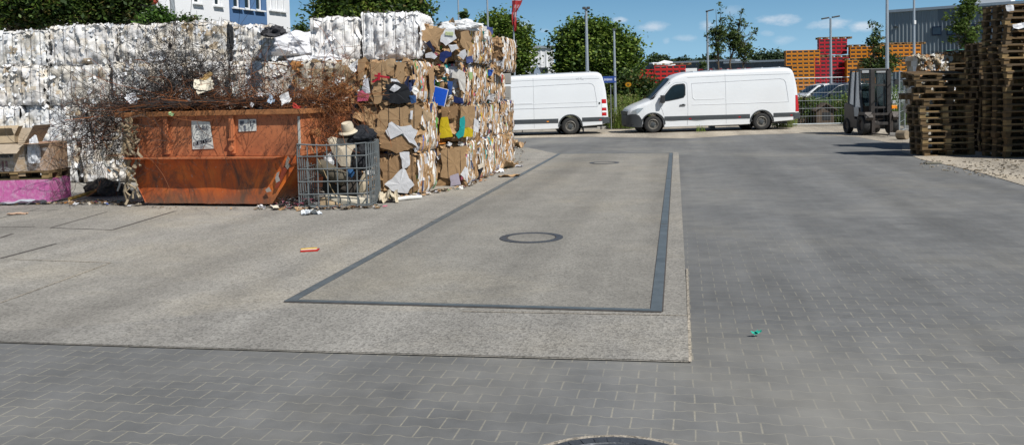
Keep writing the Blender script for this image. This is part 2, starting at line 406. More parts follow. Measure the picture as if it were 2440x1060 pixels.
for a in ((0, -.014, 0, -.001, 0, 0, 1, 0), (0, .0925, 0, .1, 0, 0, 1, 0), (1, -.1, 1, -.0925, 0, 0, 1, 0), (1, .001, 1, .012, 0, 0, 1, 0), (0, 0, 1, 0, 0, -.04, 0, -.021), (0, 0, 1, 0, 1, .001, 1, .03)):
    rectq('edge_gap', *a, .0062, M['tar'], .002)
for yy in (4.7, 10.9):
    [rectq('plate_joint', uu, d0, uu, d1, yy / 18.3, 0, yy / 18.3, .02, .0125, M['tar'], .002) for uu, d0, d1 in ((0, 0, .092), (1, -.092, 0))]
M['castiron'] = plain('cast_iron', (.085, .092, .105), .5, .4, .3, 12, bump=.4)
def manhole(c, z, label, r=.395, fill=True):
    o = empty('manhole_cover', (c.x, c.y, z), PHI, label, 'manhole cover')
    mb = MB(); mb.lathe([(r, 0), (r, .006), (r - .085, .006), (r - .085, 0)], 48); mb.build('frame_ring', M['castiron'], o)
    mb = MB(); mb.lathe([(r - .1, 0), (r - .1, .005), (0, .006)], 48); mb.build('lid', M['deckc'] if fill else M['castiron'], o)
    mb = MB(); mb.lathe([(r - .085, 0), (r - .086, .002), (r - .1, .002)], 48); mb.build('lid_gap', M['tar'], o)
    return o
manhole(G(1266, 568), .009, 'round manhole cover with dark ring in the near half of the weighbridge')
manhole(G(1440, 389), .009, 'round manhole cover near the far end of the weighbridge', .37)
mc3 = G(1455, 1037); mc3 = mc3 + Vector((-.03, -.50, 0))
o = empty('manhole_cover', (mc3.x, mc3.y, 0), PHI, 'ribbed cast iron manhole cover set in the grey block paving at the bottom edge', 'manhole cover')
mb = MB(); mb.lathe([(.475, -.006), (.475, .004), (.455, .006), (.40, .006), (.395, -.004)], 72)
mb.build('frame_ring', M['castiron'], o)
mb = MB(); mb.lathe([(.385, -.008), (.385, .004), (.36, .0055), (.33, .0055), (.325, .001), (.0, .001)], 72)
for k in range(40):
    a = 2 * math.pi * k / 40; mb.box((.425 * math.cos(a), .425 * math.sin(a), .007), (.05, .018, .006), rz=a)
for k in range(9):
    for j in range(9):
        x, y = (k - 4) * .07, (j - 4) * .07
        if x * x + y * y < .085: mb.box((x, y, .004), (.04, .04, .006), rz=.4)
mb.build('lid', M['castiron'], o)
mb = MB(); mb.lathe([(.53, -.0065), (.47, -.0055)], 72); mb.build('sand_joint', M['gravel'], o)
# kerb between the vans
kb = MB()
k0, k1 = G(1455, 307), G(1535, 304)
dk = (k1 - k0); kl = dk.length; dk.normalize()
for i in range(-9, 14):
    c = k0 + dk * (i * 1.0) + Vector((U(-.02, .02), U(-.03, .03), .0)); kb.box((c.x, c.y, .05), (.97, .14, .17 + U(-.02, .02)), rz=math.atan2(dk.y, dk.x) + U(-.02, .02))
o = kb.build('kerb', M['conc_block'], bevel=.015); o['kind'] = 'structure'
vg = [k0 - dk * 40, k0 + dk * 12, G(1880, 297), G(2030, 293), G(2160, 298), Vector((60, 42, 0)), Vector((60, 58, 0)), Vector((-60, 58, 0))]
sheet('verge', [Vector((p.x, p.y + .02, 0)) for p in vg], .03, M['soil'])
# ------------------------------------------------------------------ bales
WHITE = [(.84, .85, .88), (.80, .81, .84), (.86, .87, .89), (.85, .85, .85), (.73, .75, .79), (.80, .79, .77), (.62, .63, .65), (.86, .87, .89)]
OFFW = [(.74, .70, .64), (.82, .81, .80), (.66, .60, .52), (.84, .85, .86), (.54, .46, .36), (.72, .69, .64), (.80, .80, .80), (.82, .83, .84)]
TAN = [(.44, .35, .23), (.55, .49, .38), (.33, .24, .14), (.62, .60, .55), (.25, .18, .11), (.50, .46, .38), (.70, .70, .71), (.42, .20, .07)]
CARD = [(.40, .255, .135), (.45, .30, .165), (.34, .21, .105), (.43, .275, .15), (.37, .235, .125), (.27, .165, .085)]
PAPER = [(.72, .72, .73), (.64, .64, .66), (.55, .50, .42), (.74, .73, .70), (.48, .49, .52)]
BRIGHT = [(.03, .10, .42), (.45, .04, .05), (.60, .42, .03), (.02, .30, .30), (.50, .14, .20), (.12, .30, .07), (.05, .07, .18), (.55, .20, .04)]
DARKS = [(.02, .022, .03), (.05, .05, .055), (.04, .03, .02), (.02, .03, .08)]
def pick(kind):
    r = R()
    if kind == 'bright': return random.choice([(.88, .88, .89), (.84, .84, .86), (.78, .79, .82)])
    if kind == 'white': return random.choice(WHITE) if r < .85 else random.choice(OFFW)
    if kind == 'offw': return random.choice(OFFW) if r < .6 else (random.choice(WHITE) if r < .985 else random.choice(TAN))
    if kind == 'tan': return random.choice(TAN) if r < .8 else random.choice(OFFW)
    if kind == 'card': return random.choice(CARD) if r < .78 else (random.choice(PAPER) if r < .95 else random.choice(DARKS + BRIGHT))
    if kind == 'mix': return random.choice(CARD) if r < .46 else (random.choice(PAPER) if r < .84 else (random.choice(BRIGHT) if r < .90 else random.choice(DARKS)))
    if kind == 'strata': return random.choice(CARD) if r < .58 else (random.choice(PAPER) if r < .88 else (random.choice(BRIGHT) if r < .915 else random.choice(DARKS)))
def jit(c, a=.12):
    k = 1 + U(-a, a); return tuple(max(0, x * k) for x in c)
def crumple(mb, c, n, size, col, ax, curl=.5, asp=None):
    """a crumpled piece of sheet material lying roughly against a face of normal n"""
    n = Vector(n).normalized(); t = Vector(ax) - n * Vector(ax).dot(n)
    if t.length < 1e-3: t = n.orthogonal()
    t.normalize(); b = n.cross(t)
    w, h = size, size * (asp or U(.5, 1.3)); k = 3
    sk = U(-.3, .3); q = []
    fold = U(-1, 1) * curl; fold2 = U(-1, 1) * curl
    for j in range(k + 1):
        for i in range(k + 1):
            u, v = i / k - .5, j / k - .5
            lift = (abs(u) * abs(fold) * w + fold2 * v * abs(v) * h) * .9 + U(-.08, .08) * size
            q.append(c + t * (u * w + sk * v * h + U(-.06, .06) * w) + b * (v * h + U(-.06, .06) * h) + n * lift)
    fs = [(j * (k + 1) + i, j * (k + 1) + i + 1, (j + 1) * (k + 1) + i + 1, (j + 1) * (k + 1) + i) for j in range(k) for i in range(k)]
    s = len(mb.v); mb.v += [tuple(p) for p in q]
    for f in fs: mb.f.append([s + i for i in f]); mb.c.append(jit(col, .10)); mb.m.append(0)
WC = {}
def wire_loop(w, d, h, e):
    key = (round(w, 2), round(d, 2), round(h, 2), e)
    if key not in WC:
        mb = MB(); r = .05
        P = [(0, -d / 2 - e, r), (0, -d / 2 - e - .012, h * .5), (0, -d / 2 - e, h - r), (0, -d / 2 + r, h + e), (0, d / 2 - r, h + e), (0, d / 2 + e, h - r), (0, d / 2 + e, r), (0, d / 2 - r, .002), (0, -d / 2 + r, .002), (0, -d / 2 - e, r)]
        mb.tube(P, .0045, 4, cap=False); o = mb.build('baling_wire', M['wirem']); me = o.data; bpy.data.objects.remove(o); WC[key] = me
    return WC[key]
BALES = []
def bale(name, label, group, c, rz, w, d, h, z, kind, side=None, wires=5, nscrap=220, amp=.045, seed=None, lean=0, top=True, left=True, patch=.30):
    """c = ground position of the front right corner; w across, d deep, h high"""
    if seed is not None: random.seed(seed)
    side = side or kind
    sv = Vector((U(0, 99), U(0, 99), U(0, 99)))
    o = empty(name, (0, 0, 0), rz, label, 'bale', group)
    ctr = Vector((c[0], c[1], 0)) + Matrix.Rotation(rz, 3, 'Z') @ Vector((-w / 2, d / 2, 0)); o.location = (ctr.x, ctr.y, z)
    o.rotation_euler = (lean, U(-.012, .012), rz)
    wx = [(-.5 + (i + .5) / wires) * w + U(-.03, .03) for i in range(wires)]
    film = kind in ('white', 'offw', 'tan', 'bright')
    seeds = {}; dirt = U(-.1, .35)
    tone = U(.95, 1.06) if kind != 'bright' else 1.05; warm = U(.94, 1.0)
    def colcell(p, kd, cell):
        q = p + noise.noise_vector(p * 5 + sv) * .10
        k = (math.floor(q.x / cell), math.floor(q.y / cell), math.floor(q.z / (cell * .8)))
        if (k, kd) not in seeds: seeds[(k, kd)] = pick(kd)
        return seeds[(k, kd)]
    def disp(p, n, fac=1.0):
        q = p * 3.1 + sv
        pa = Vector((p.x * 1.45, p.y * 1.2, p.z * .62)); a = noise.noise(q) * .9 + (abs(noise.noise(pa * 6 + sv)) - .25) * 1.2 + (abs(noise.noise(pa * 14 + sv * 2)) - .2) * 1.0 + (abs(noise.noise(p * 17 + sv)) - .2) * .6
        v = a * amp * fac
        e = min(h - p.z, p.z + .0) / .14
        v -= (.02 if film else .03) * max(0, 1 - e) ** 2
        for xw in wx:
            dx = abs(p.x - xw)
            if dx < .13: v -= (.045 if kind == 'bright' else .022) * (1 - dx / .13) ** 1.5
        return v
    mb = MB()
    def face(org, ex, ez, n, lx, lz, st, kd, strata=False):
        nu, nv = max(2, int(lx / st)), max(2, int(lz / (st * (2.2 if strata else 1))))
        def P(u, v):
            p = org + ex * (u * lx) + ez * (v * lz)
            if strata:
                s = noise.noise(Vector((u * lx * 26 + p.z * .9 + .35 * noise.noise(p * 4), 3.3, sv.x))) * .038 + noise.noise(p * 6 + sv) * .035
                edge = min(v, 1 - v) * lz
                s -= .05 * max(0, 1 - edge / .12) ** 2 + .04 * max(0, 1 - min(u, 1 - u) * lx / .10) ** 2
                return p + n * s
            e = min(min(u, 1 - u) * lx, min(v, 1 - v) * lz)
            q = p + n * disp(p, n)
            if e < .12:
                cc = Vector((0, 0, h / 2)); q += (cc - q).normalized() * (.04 if film else .045) * (1 - e / .12)
            return q
        cs = {}
        def CF(u, v):
            p = org + ex * (u * lx) + ez * (v * lz)
            if strata:
                wob = u * lx + .05 * noise.noise(p * 3 + sv) + .012 * noise.noise(p * 14 + sv)
                k = (int(wob / .022), int((v * lz + 9 + .35 * noise.noise(Vector((int(wob / .022), 1.7, sv.y)))) / .33))
                if k not in cs: cs[k] = jit(pick(kd), .2)
                return cs[k]
            c0 = colcell(p, kd, patch if not film else .20)
            if film:
                pb = Vector((p.x * 1.8, p.y * 1.4, p.z * .7)); dt = max(0, min(1, (noise.noise(p * 1.9 + sv * 1.3) + .7 * noise.noise(pb * 7 + sv)) * 1.5 + dirt)) * (.15 if kind == 'bright' else 1)
                c0 = (c0[0] * (1 - .28 * dt), c0[1] * (1 - .32 * dt), c0[2] * (1 - .39 * dt))
                dz = noise.noise(p * 4.3 + sv * 2) + .7 * noise.noise(p * 11 + sv); k = 1.0 + .17 * dz
                return tuple(min(.90, x * k * tone * (1, .99 * warm ** .5, .97 * warm)[i_]) for i_, x in enumerate(jit(c0, .05)))
            return jit(c0, .04)
        mb.grid(P, nu, nv, colf=CF)
    st = .043 if film else .05
    X, Y, Z = Vector((1, 0, 0)), Vector((0, 1, 0)), Vector((0, 0, 1))
    face(Vector((-w / 2, -d / 2, 0)), X, Z, -Y, w, h, st, kind)
    face(Vector((w / 2, -d / 2, 0)), Y, Z, X, d, h, .022 if side == 'strata' else st * 1.3, side, side == 'strata')
    face(Vector((-w / 2, -d / 2, h)), X, Y, Z, w, d, st * 1.6, kind)
    face(Vector((-w / 2, d / 2, 0)), -Y, Z, -X, d, h, .14, kind)
    face(Vector((w / 2, d / 2, 0)), -X, Z, Y, w, h, .14, kind)
    mb.box((0, 0, h / 2), (w - .36, d - .36, h - .34), (.35, .34, .33) if film else (.16, .11, .06))
    # loose scraps on the faces
    big = (.03, .11) if film else (.07, .24)
    if film: nscrap = int(nscrap * .40)
    for i in range(nscrap):
        f = R()
        s = U(*big) * (1 if R() < .7 else .55)
        if f < .50: p = Vector((U(-.5, .5) * w, -d / 2 - .005, U(.02, .98) * h)); n = Vector((U(-.4, .4), -1, U(-.2, .5))); ax = (U(-1, 1), 0, U(-1, 1)); kd = kind
        elif f < .78:
            p = Vector((w / 2 + .005, U(-.5, .5) * d, U(.02, .98) * h)); n = Vector((1, U(-.4, .4), U(-.2, .5))); kd = side
            if side == 'strata': s *= .85; n = Vector((1, U(-1.2, 1.2), U(-.1, .2)))
            ax = (0, .3, 1) if side == 'strata' else (0, U(-1, 1), U(-1, 1))
        else: p = Vector((U(-.5, .5) * w, U(-.5, -.1) * d if R() < .6 else U(-.5, .5) * d, h - .01)); n = Vector((U(-.7, .7), U(-1, .3), 1)); ax = (1, U(-1, 1), U(-.5, .5)); kd = kind; s *= .8
        crumple(mb, p, n, s, pick(kd), ax, U(.1, .7) if film else U(.1, .6), asp=(U(.16, .4) if side == 'strata' and f >= .5 and f < .78 else None))
    mat = M['film'] if film else M['card']
    mb.build('bale_body', mat, o, smooth=(75 if film else None))
    me = wire_loop(w, d, h, .022 if film else .06)
    for xw in wx:
        wo = bpy.data.objects.new('baling_wire', me); COL.objects.link(wo); wo.parent = o; wo.location = (xw + U(-.015, .015), 0, 0)
    BALES.append(o); return o

def cornerpx(px, Y): p = V(px, 240, Y); return Vector((p.x, p.y, 0))
# --- white wall of pressed plastic film, four rows high
random.seed(11)
rowcol = ['bottom row', 'second lowest row', 'second highest row', 'top row']
look = {'white': 'crumpled white plastic film bale', 'offw': 'dirty off-white plastic film bale', 'tan': 'brownish plastic film bale'}
rows = [  # px right edges of the bales of each row, kinds
    ([-140, 22, 180, 335, 490, 640, 748], ['white', 'white', 'offw', 'offw', 'offw', 'white', 'offw']),
    ([-120, 48, 205, 352, 505, 655, 752], ['white', 'white', 'white', 'offw', 'white', 'offw', 'offw']),
    ([-150, -20, 108, 262, 400, 545, 690], ['white', 'white', 'white', 'white', 'offw', 'white', 'white']),
    ([-155, -25, 118, 278, 412, 548, 652], ['white', 'white', 'white', 'white', 'white', 'offw', 'white'])]
HR = .885
for ri, (edges, kinds) in enumerate(rows):
    prev = -300
    for bi, (e, k) in enumerate(zip(edges, kinds)):
        if bi == 0 and ri < 1: pass
        Yd = 20 + U(-.14, .14) + .05 * ri
        wd = (e - prev) / F * Yd - .05; prev = e
        hh = HR + (U(-.03, .03) if ri == 3 else 0)
        if ri == 3: hh = [.80, .84, .80, .90, .88, .93, .80][bi]
        if e < -60: continue
        pos = '%s from left' % ORD[bi if ri < 2 else bi - 1] if e > 0 else 'outermost left'
        lab = '%s, %s, %s of white wall' % (look[k], pos, rowcol[ri])
        if ri == 3 and bi == 3: lab = 'tall bulging white film bale in the top row with a dark gap on its left'
        bale('film_bale', lab, 'plastic film bales of the white wall', cornerpx(e, Yd), U(-.05, .03), wd, 1.15, hh + .045, ri * HR + .0, k, nscrap=240, amp=.08, seed=100 + ri * 20 + bi, lean=U(-.015, .02), wires=6)
# low knitted white bale + sagging bag between the two heaps
bale('film_bale', 'pale ribbed bale of creamy plastic netting under the white sagging bag', 'plastic film bales of the white wall', cornerpx(700, 19.6), .0, .72, 1.0, .62, 2.655, 'white', nscrap=260, amp=.03, seed=301)
random.seed(5)
# brownish film bales beside the skip
for r, (z, hh, px0, kk, Yd) in enumerate([(0, .86, 852, 'tan', 17.0), (.86, .88, 850, 'tan', 16.95), (1.72, .82, 852, 'tan', 16.9)]):
    bale('film_bale', 'brownish film bale left of the cardboard bales, ' + ['lowest of its column', 'middle of its column', 'topmost of its column'][r], 'brownish film bales behind the skip', cornerpx(px0, Yd), -.06, 1.28, 1.1, hh, z, kk, nscrap=380, amp=.07, seed=320 + r)
bale('film_bale', 'grey film bale behind the brown bales, rust stained along its top', 'brownish film bales behind the skip', cornerpx(760, 18.6), .03, 1.2, 1.1, .85, 1.74, 'offw', nscrap=300, amp=.07, seed=330)
# bright white bales on top
bale('film_bale', 'tall bright white film bale on top, nearest the cardboard, spiky upper edge', 'bright white film bales on top', cornerpx(1004, 17.15), -.12, 1.18, 1.2, .95, 2.50, 'bright', nscrap=150, amp=.075, seed=340, wires=6)
bale('film_bale', 'bright white film bale on top above the brown bales, left of the spiky one', 'bright white film bales on top', cornerpx(862, 17.25), .02, .98, 1.2, .86, 2.52, 'bright', nscrap=70, amp=.07, seed=341)

# --- cardboard bales
EZ = Vector((-math.sin(rad(-10.5)), math.cos(rad(-10.5)), 0)); EX = Vector((EZ.y, -EZ.x, 0)); RB = rad(-10.5)
S1 = Vector((-1.70, 15.95, 0)); S2 = Vector((-.92, 17.40, 0)); S3 = Vector((-.36, 20.95, 0))
hs = [(.0, .78), (.78, .90), (1.68, .76)]
nm3 = ['bottom', 'middle', 'top']
cb = {}
for r, (z, h) in enumerate(hs):
    lab = ['brown cardboard bale with a large white sheet, bottom of the nearest stack', 'bulging brown cardboard bale with torn white paper, middle of the nearest stack', 'brown cardboard bale with red marks and a pink bag, top of the nearest stack'][r]
    cb[(1, 0, r)] = bale('cardboard_bale', lab, 'cardboard bales', S1 + EX * [0, .04, -.03][r], RB, 1.16, 1.25, h, z, 'card', 'strata', wires=5, nscrap=[60, 90, 120][r], amp=.035, seed=400 + r, patch=.42)
hs2 = [(.0, .86), (.86, .74), (1.60, .84)]
for k in range(3):
    for r, (z, h) in enumerate(hs2):
        where = ['just behind', 'second behind', 'third behind'][k]
        extra = {(0, 0): 'brown cardboard bale above loose white paper', (0, 1): 'cardboard bale with yellow and teal sheets', (0, 2): 'mixed paper bale with a blue board'}.get((k, r), 'pressed cardboard and paper bale')
        cb[(2, k, r)] = bale('cardboard_bale', '%s, %s of stack %s nearest' % (extra, nm3[r], where), 'cardboard bales', S2 + EZ * (1.19 * k) + EX * U(-.04, .04), RB + U(-.02, .02), 1.2, 1.15, h, z, 'card' if (k, r) in ((0, 0), (0, 1)) else 'mix', 'strata', wires=5, nscrap=[70, 90, 150][r] + 60 * (k > 0), amp=.04, seed=420 + k * 5 + r, patch=.34)
hs3 = [(.0, .80), (.80, .84), (1.64, .68)]
for k in range(2):
    for r, (z, h) in enumerate(hs3):
        cb[(3, k, r)] = bale('cardboard_bale', '%s, %s of %s stack near the van' % (['torn cardboard bale', 'colourful paper bale', 'pressed grey paper bale'][r], nm3[r], ['last but one', 'last'][k]), 'cardboard bales', S3 + EZ * (1.19 * k) + EX * (U(-.03, .03) + (.0 if r < 2 else -.25)), RB + U(-.02, .02), 1.2, 1.15, h, z, ['card', 'mix', 'tan'][r] if r != 2 else 'mix', 'strata', wires=5, nscrap=200 if r == 1 else 110, amp=.045, seed=450 + k * 5 + r, patch=.28)
# top row
cb['t1'] = bale('cardboard_bale', 'mixed brown and white paper bale on the top row, navy scraps low on its face', 'cardboard bales', S2 + EX * .12 + EZ * .05, RB, 1.22, 1.2, .75, 2.45, 'card', 'strata', wires=6, nscrap=110, amp=.04, seed=480, patch=.36)
cb['t2'] = bale('cardboard_bale', 'brown paper bale behind the top mixed bale with white strips on its side', 'cardboard bales', S2 + EX * .10 + EZ * 1.27, RB, 1.2, 1.15, .76, 2.45, 'mix', 'strata', nscrap=120, seed=481)
cb['t3'] = bale('cardboard_bale', 'tan strip paper bale at the far right top of the cardboard heap', 'cardboard bales', S2 + EX * .30 + EZ * 2.75, RB, 1.2, 1.5, .80, 2.30, 'card', 'strata', nscrap=60, seed=482)

# bigger recognisable sheets pressed into the bales
NF = -EZ; NS = EX
def sheetpx(name, parent, px, p, n, off, col, mat='scrap', label=None, th=.006, crum=.012, edge=None):
    pts = [onplane(x, y, Vector(p) + n * off, n) for x, y in px]
    c = sum(pts, Vector()) / len(pts); mb = MB()
    if crum > .005 and not ('bag' in name or 'rag' in name): crum = .0055
    if crum > .005:
        q2 = []
        for a_, b_ in zip(pts, pts[1:] + pts[:1]):
            L_ = (b_ - a_).length; nn = max(1, int(L_ / .07))
            for i in range(nn):
                t = i / nn; p_ = a_.lerp(b_, t); p_ = p_ + (c - p_) * U(-.09, .12) + Vector((0, 0, U(-.012, .012))); q2.append(p_)
        pts = q2
    k = len(pts)
    top = [q + n * U(-crum, crum * .4) * 1.6 for q in pts]; c2 = c
    mid_ = [q.lerp(c, .5) + n * U(-crum, crum) * .8 for q in pts]
    bot = [q - n * th for q in top]
    for i in range(k):
        j_ = (i + 1) % k; cc_ = jit(col, .025); mb.add([c2, mid_[i], mid_[j_], top[i], top[j_]], [[0, 1, 2], [1, 3, 4, 2]], cc_)
    mb.add(top + bot, [[i, (i + 1) % k, k + (i + 1) % k, k + i] for i in range(k)], edge or col)
    mb.add([c - n * th] + bot, [[0, 1 + (i + 1) % k, 1 + i] for i in range(k)], edge or col)
    o = mb.build(name, M[mat], smooth=(50 if crum > .005 else None)); bpy.context.view_layer.update()
    o.parent = parent; o.matrix_parent_inverse = parent.matrix_world.inverted()
    if label: o['label'] = label
    return o
def sp(name, key, px, col, face='F', off=.05, stack=None, label=None, **k):
    if not name.startswith('brown'): off += .035
    s = stack or (key[0] if isinstance(key, tuple) else 2)
    p = {1: S1, 2: S2, 3: S3}[s]
    return sheetpx(name, cb[key], px, p, NF if face == 'F' else NS, off, col, label=label, **k)
W1, W2 = (.72, .73, .76), (.60, .61, .65)
B1, B2, B3 = (.42, .275, .15), (.36, .225, .12), (.30, .185, .095)
# nearest stack, front face
sp('brown_sheet', (1, 0, 0), [(906, 390), (950, 368), (985, 372), (990, 440), (960, 460), (912, 452)], B2, off=.05)
sp('white_sheet', (1, 0, 0), [(918, 438), (962, 398), (985, 440), (972, 462), (930, 456)], W1)
sp('white_sheet', (1, 0, 0), [(952, 365), (975, 362), (978, 395), (960, 402)], W1)
sp('brown_sheet', (1, 0, 0), [(958, 440), (990, 416), (1000, 452), (978, 466)], B3, off=0.056)
sp('brown_sheet', (1, 0, 1), [(900, 262), (985, 250), (1012, 262), (985, 330), (905, 325)], B1, off=.06)
sp('brown_sheet', (1, 0, 1), [(902, 322), (992, 318), (990, 352), (945, 366), (908, 350)], B2, off=.07)
sp('torn_paper', (1, 0, 1), [(919, 313), (932, 289), (955, 302), (978, 300), (994, 312), (985, 330), (993, 348), (975, 338), (950, 312), (932, 330)], W1, off=0.056)
sp('white_sheet', (1, 0, 1), [(977, 262), (984, 262), (982, 286), (976, 284)], W1, off=0.062)
sp('brown_flap', (1, 0, 1), [(1008, 262), (1026, 268), (1030, 285), (1018, 292), (1006, 272)], (.50, .36, .22), off=0.087)
sp('brown_flap', (1, 0, 1), [(880, 305), (905, 303), (917, 312), (905, 325), (884, 322)], B1, off=0.074)
sp('brown_sheet', (1, 0, 2), [(852, 143), (872, 143), (866, 180), (852, 196)], B2, off=.08)
sp('brown_sheet', (1, 0, 2), [(880, 150), (968, 150), (960, 200), (945, 225), (930, 250), (888, 248)], B1, off=.06)
sp('brown_sheet', (1, 0, 2), [(918, 142), (942, 140), (942, 160), (918, 160)], (.48, .33, .19), off=0.062)
sp('dark_bag', (1, 0, 2), [(918, 200), (945, 196), (975, 205), (980, 245), (940, 248), (912, 238)], (.02, .022, .026), off=0.056)
sp('white_rag', (1, 0, 2), [(928, 214), (940, 200), (956, 210), (948, 216), (938, 222)], W1, off=0.081)
sp('white_rag', (1, 0, 2), [(931, 187), (945, 188), (953, 198), (932, 195)], W1, off=0.062)
sp('blue_bag', (1, 0, 2), [(975, 228), (990, 228), (992, 244), (980, 248)], (.03, .08, .20), off=0.074)
sp('pink_bag', (1, 0, 2), [(853, 218), (868, 212), (880, 222), (876, 240), (852, 240)], (.50, .10, .17), off=0.062)
sp('grey_rag', (1, 0, 2), [(866, 190), (876, 186), (882, 222), (872, 228), (862, 212)], W2, off=0.068)
sp('red_mark', (1, 0, 2), [(884, 196), (905, 182), (906, 187), (890, 198)], (.42, .02, .04), off=0.071, crum=.002)
sp('red_mark', (1, 0, 2), [(892, 178), (928, 183), (928, 188), (892, 183)], (.42, .02, .04), off=0.074, crum=.002)
sp('red_mark', (1, 0, 2), [(900, 174), (907, 174), (905, 192), (899, 192)], (.42, .02, .04), off=0.077, crum=.002)
# nearest stack side
sp('brown_flap', (1, 0, 2), [(1022, 168), (1034, 160), (1036, 220), (1026, 236)], B2, 'S', .05)
# second stack front
sp('blue_board', (2, 0, 2), [(1030, 203), (1036, 190), (1035, 225), (1029, 238)], (.012, .10, .60), off=.08)
sp('blue_board', (2, 0, 2), [(1037, 207), (1067, 215), (1058, 253), (1030, 248)], (.012, .10, .60), off=.16, crum=.001, label='bright blue board with white rim')
sp('board_rim', (2, 0, 2), [(1036, 205), (1069, 214), (1059, 255.5), (1028, 250)], W1, off=.150, crum=.001)
sp('blue_sheet', (2, 0, 2), [(1066, 192), (1078, 196), (1077, 225), (1068, 230)], (.03, .08, .26), off=0.056)
sp('white_sheet', (2, 0, 2), [(1078, 170), (1095, 163), (1108, 172), (1109, 225), (1096, 212), (1090, 190), (1076, 185)], (.66, .64, .60), off=0.056)
sp('green_paper', (2, 0, 2), [(1116, 172), (1126, 172), (1127, 188), (1118, 192)], (.40, .55, .25), off=0.062)
sp('navy_rag', (2, 0, 2), [(1080, 228), (1102, 234), (1104, 248), (1080, 244)], (.015, .03, .12), off=0.062)
sp('brown_sheet', (2, 0, 1), [(1052, 254), (1094, 252), (1088, 280), (1052, 290)], B3, off=.07)
sp('brown_sheet', (2, 0, 1), [(1096, 252), (1132, 250), (1130, 300), (1098, 302)], B1, off=.07)
sp('yellow_sheet', (2, 0, 1), [(1051, 277), (1067, 277), (1078, 325), (1048, 330), (1046, 312)], (.62, .47, .02), off=0.062, label='yellow plastic sheet')
sp('teal_sheet', (2, 0, 1), [(1096, 283), (1106, 278), (1109, 290), (1105, 325), (1092, 330), (1085, 322), (1094, 312)], (.02, .36, .36), off=0.062, label='teal plastic sheet')
sp('yellow_sheet', (2, 0, 1), [(1108, 305), (1116, 304), (1128, 310), (1126, 328), (1104, 328)], (.62, .47, .02), off=0.056)
sp('white_sheet', (2, 0, 1), [(1130, 282), (1140, 290), (1140, 318), (1128, 312)], W1, off=0.062)
sp('brown_sheet', (2, 0, 0), [(1050, 358), (1112, 348), (1112, 400), (1090, 425), (1052, 420)], B1, off=.07)
sp('brown_sheet', (2, 0, 0), [(1062, 376), (1108, 372), (1106, 384), (1064, 386)], B3, off=0.062)
sp('lilac_sheet', (2, 0, 0), [(1072, 418), (1092, 414), (1098, 440), (1074, 444)], (.42, .38, .46), off=0.062)
sp('white_sheet', (2, 0, 0), [(1096, 416), (1108, 396), (1116, 404), (1114, 436)], W1, off=0.081)
# top bale faces
sp('brown_sheet', 't1', [(1000, 70), (1064, 66), (1052, 96), (1046, 120), (1018, 100), (1000, 92)], B1, stack=2, off=.17)
sp('brown_sheet', 't1', [(988, 88), (1000, 88), (1010, 108), (998, 132), (988, 132)], B3, stack=2, off=.18)
sp('white_sheet', 't1', [(1050, 86), (1060, 70), (1082, 70), (1088, 92), (1062, 110), (1048, 100)], W1, stack=2, off=.18)
sp('green_strip', 't1', [(1061, 76), (1080, 77), (1080, 86), (1061, 84)], (.55, .62, .35), stack=2, off=.20, crum=.004)
sp('navy_strip', 't1', [(1014, 102), (1024, 98), (1038, 124), (1033, 126)], (.015, .02, .05), stack=2, off=.20)
sp('navy_sheet', 't1', [(1048, 128), (1062, 122), (1076, 126), (1074, 134), (1062, 140), (1058, 150), (1048, 142)], (.015, .03, .13), stack=2, off=.20, label='navy blue plastic scrap')
sp('brown_sheet', 't1', [(1098, 78), (1116, 74), (1122, 90), (1118, 122), (1102, 116), (1096, 100)], B1, stack=2, off=.19)
sp('grey_sheet', 't1', [(1012, 130), (1030, 124), (1042, 134), (1036, 142), (1014, 138)], W2, stack=2, off=.19)
sp('grey_sheet', 't1', [(1068, 108), (1088, 104), (1094, 116), (1076, 124)], W2, stack=2, off=.19)
sp('white_sheet', 't1', [(1096, 122), (1108, 118), (1112, 132), (1104, 142), (1092, 134)], (.6, .6, .62), stack=2, off=.19)
sp('brown_sheet', 't3', [(1164, 108), (1178, 104), (1178, 138), (1166, 136)], B2, stack=3, off=.2)
sp('white_sheet', 't3', [(1162, 140), (1176, 142), (1172, 166), (1160, 160)], W2, stack=3, off=.22)

# white bag heap, black rag and blue bottle on top
def blob(name, c, r, col, mat, label, cat, sq=(1, 1, .6), amp=.35, seed=0, parent=None):
    bm = bmesh.new(); bmesh.ops.create_icosphere(bm, subdivisions=4, radius=1)
    for v in bm.verts:
        q = v.co * 1.6 + Vector((seed, seed * 2.1, 0)); k = 1 + amp * noise.noise(q) + amp * .5 * (abs(noise.noise(q * 3.1)) - .2) + amp * .2 * noise.noise(q * 8)
        v.co = Vector((v.co.x * r * sq[0] * k, v.co.y * r * sq[1] * k, max(-.6 * r * sq[2], v.co.z * r * sq[2] * k)))
    mb = MB(); mb.v = [tuple(v.co) for v in bm.verts]; mb.f = [[v.index for v in f.verts] for f in bm.faces]; mb.c = [jit(col, .06) for _ in mb.f]; mb.m = [0] * len(mb.f); bm.free()
    o = mb.build(name, M[mat]); o.location = c
    if parent: o.parent = parent
    elif label: tag(o, label, cat)
    return o
p = V(718, 112, 19.2); blob('plastic_bag', p, .42, (.78, .78, .81), 'film', 'big sagging white plastic bag lying between the two white bale heaps', 'plastic bag', (1.3, 1, .75), .45, 3)
p = V(765, 148, 17.4); blob('plastic_bag', p, .38, (.80, .80, .82), 'film', 'flattened white film heap under the bright white bales', 'plastic film', (1.6, .9, .35), .5, 8)
p = V(652, 80, 19.4); blob('dark_rag', p, .17, (.05, .05, .055), 'scrap', 'dark grey rag sticking up above the white wall before the blue house panel', 'rag', (1.2, .8, .8), .9, 12)
p = V(549, 95, 19.3); blob('black_film', p, .20, (.025, .027, .03), 'film', 'strip of black film hanging in a gap at the top of the white wall', 'plastic film', (.30, .4, 1.8), .6, 14)
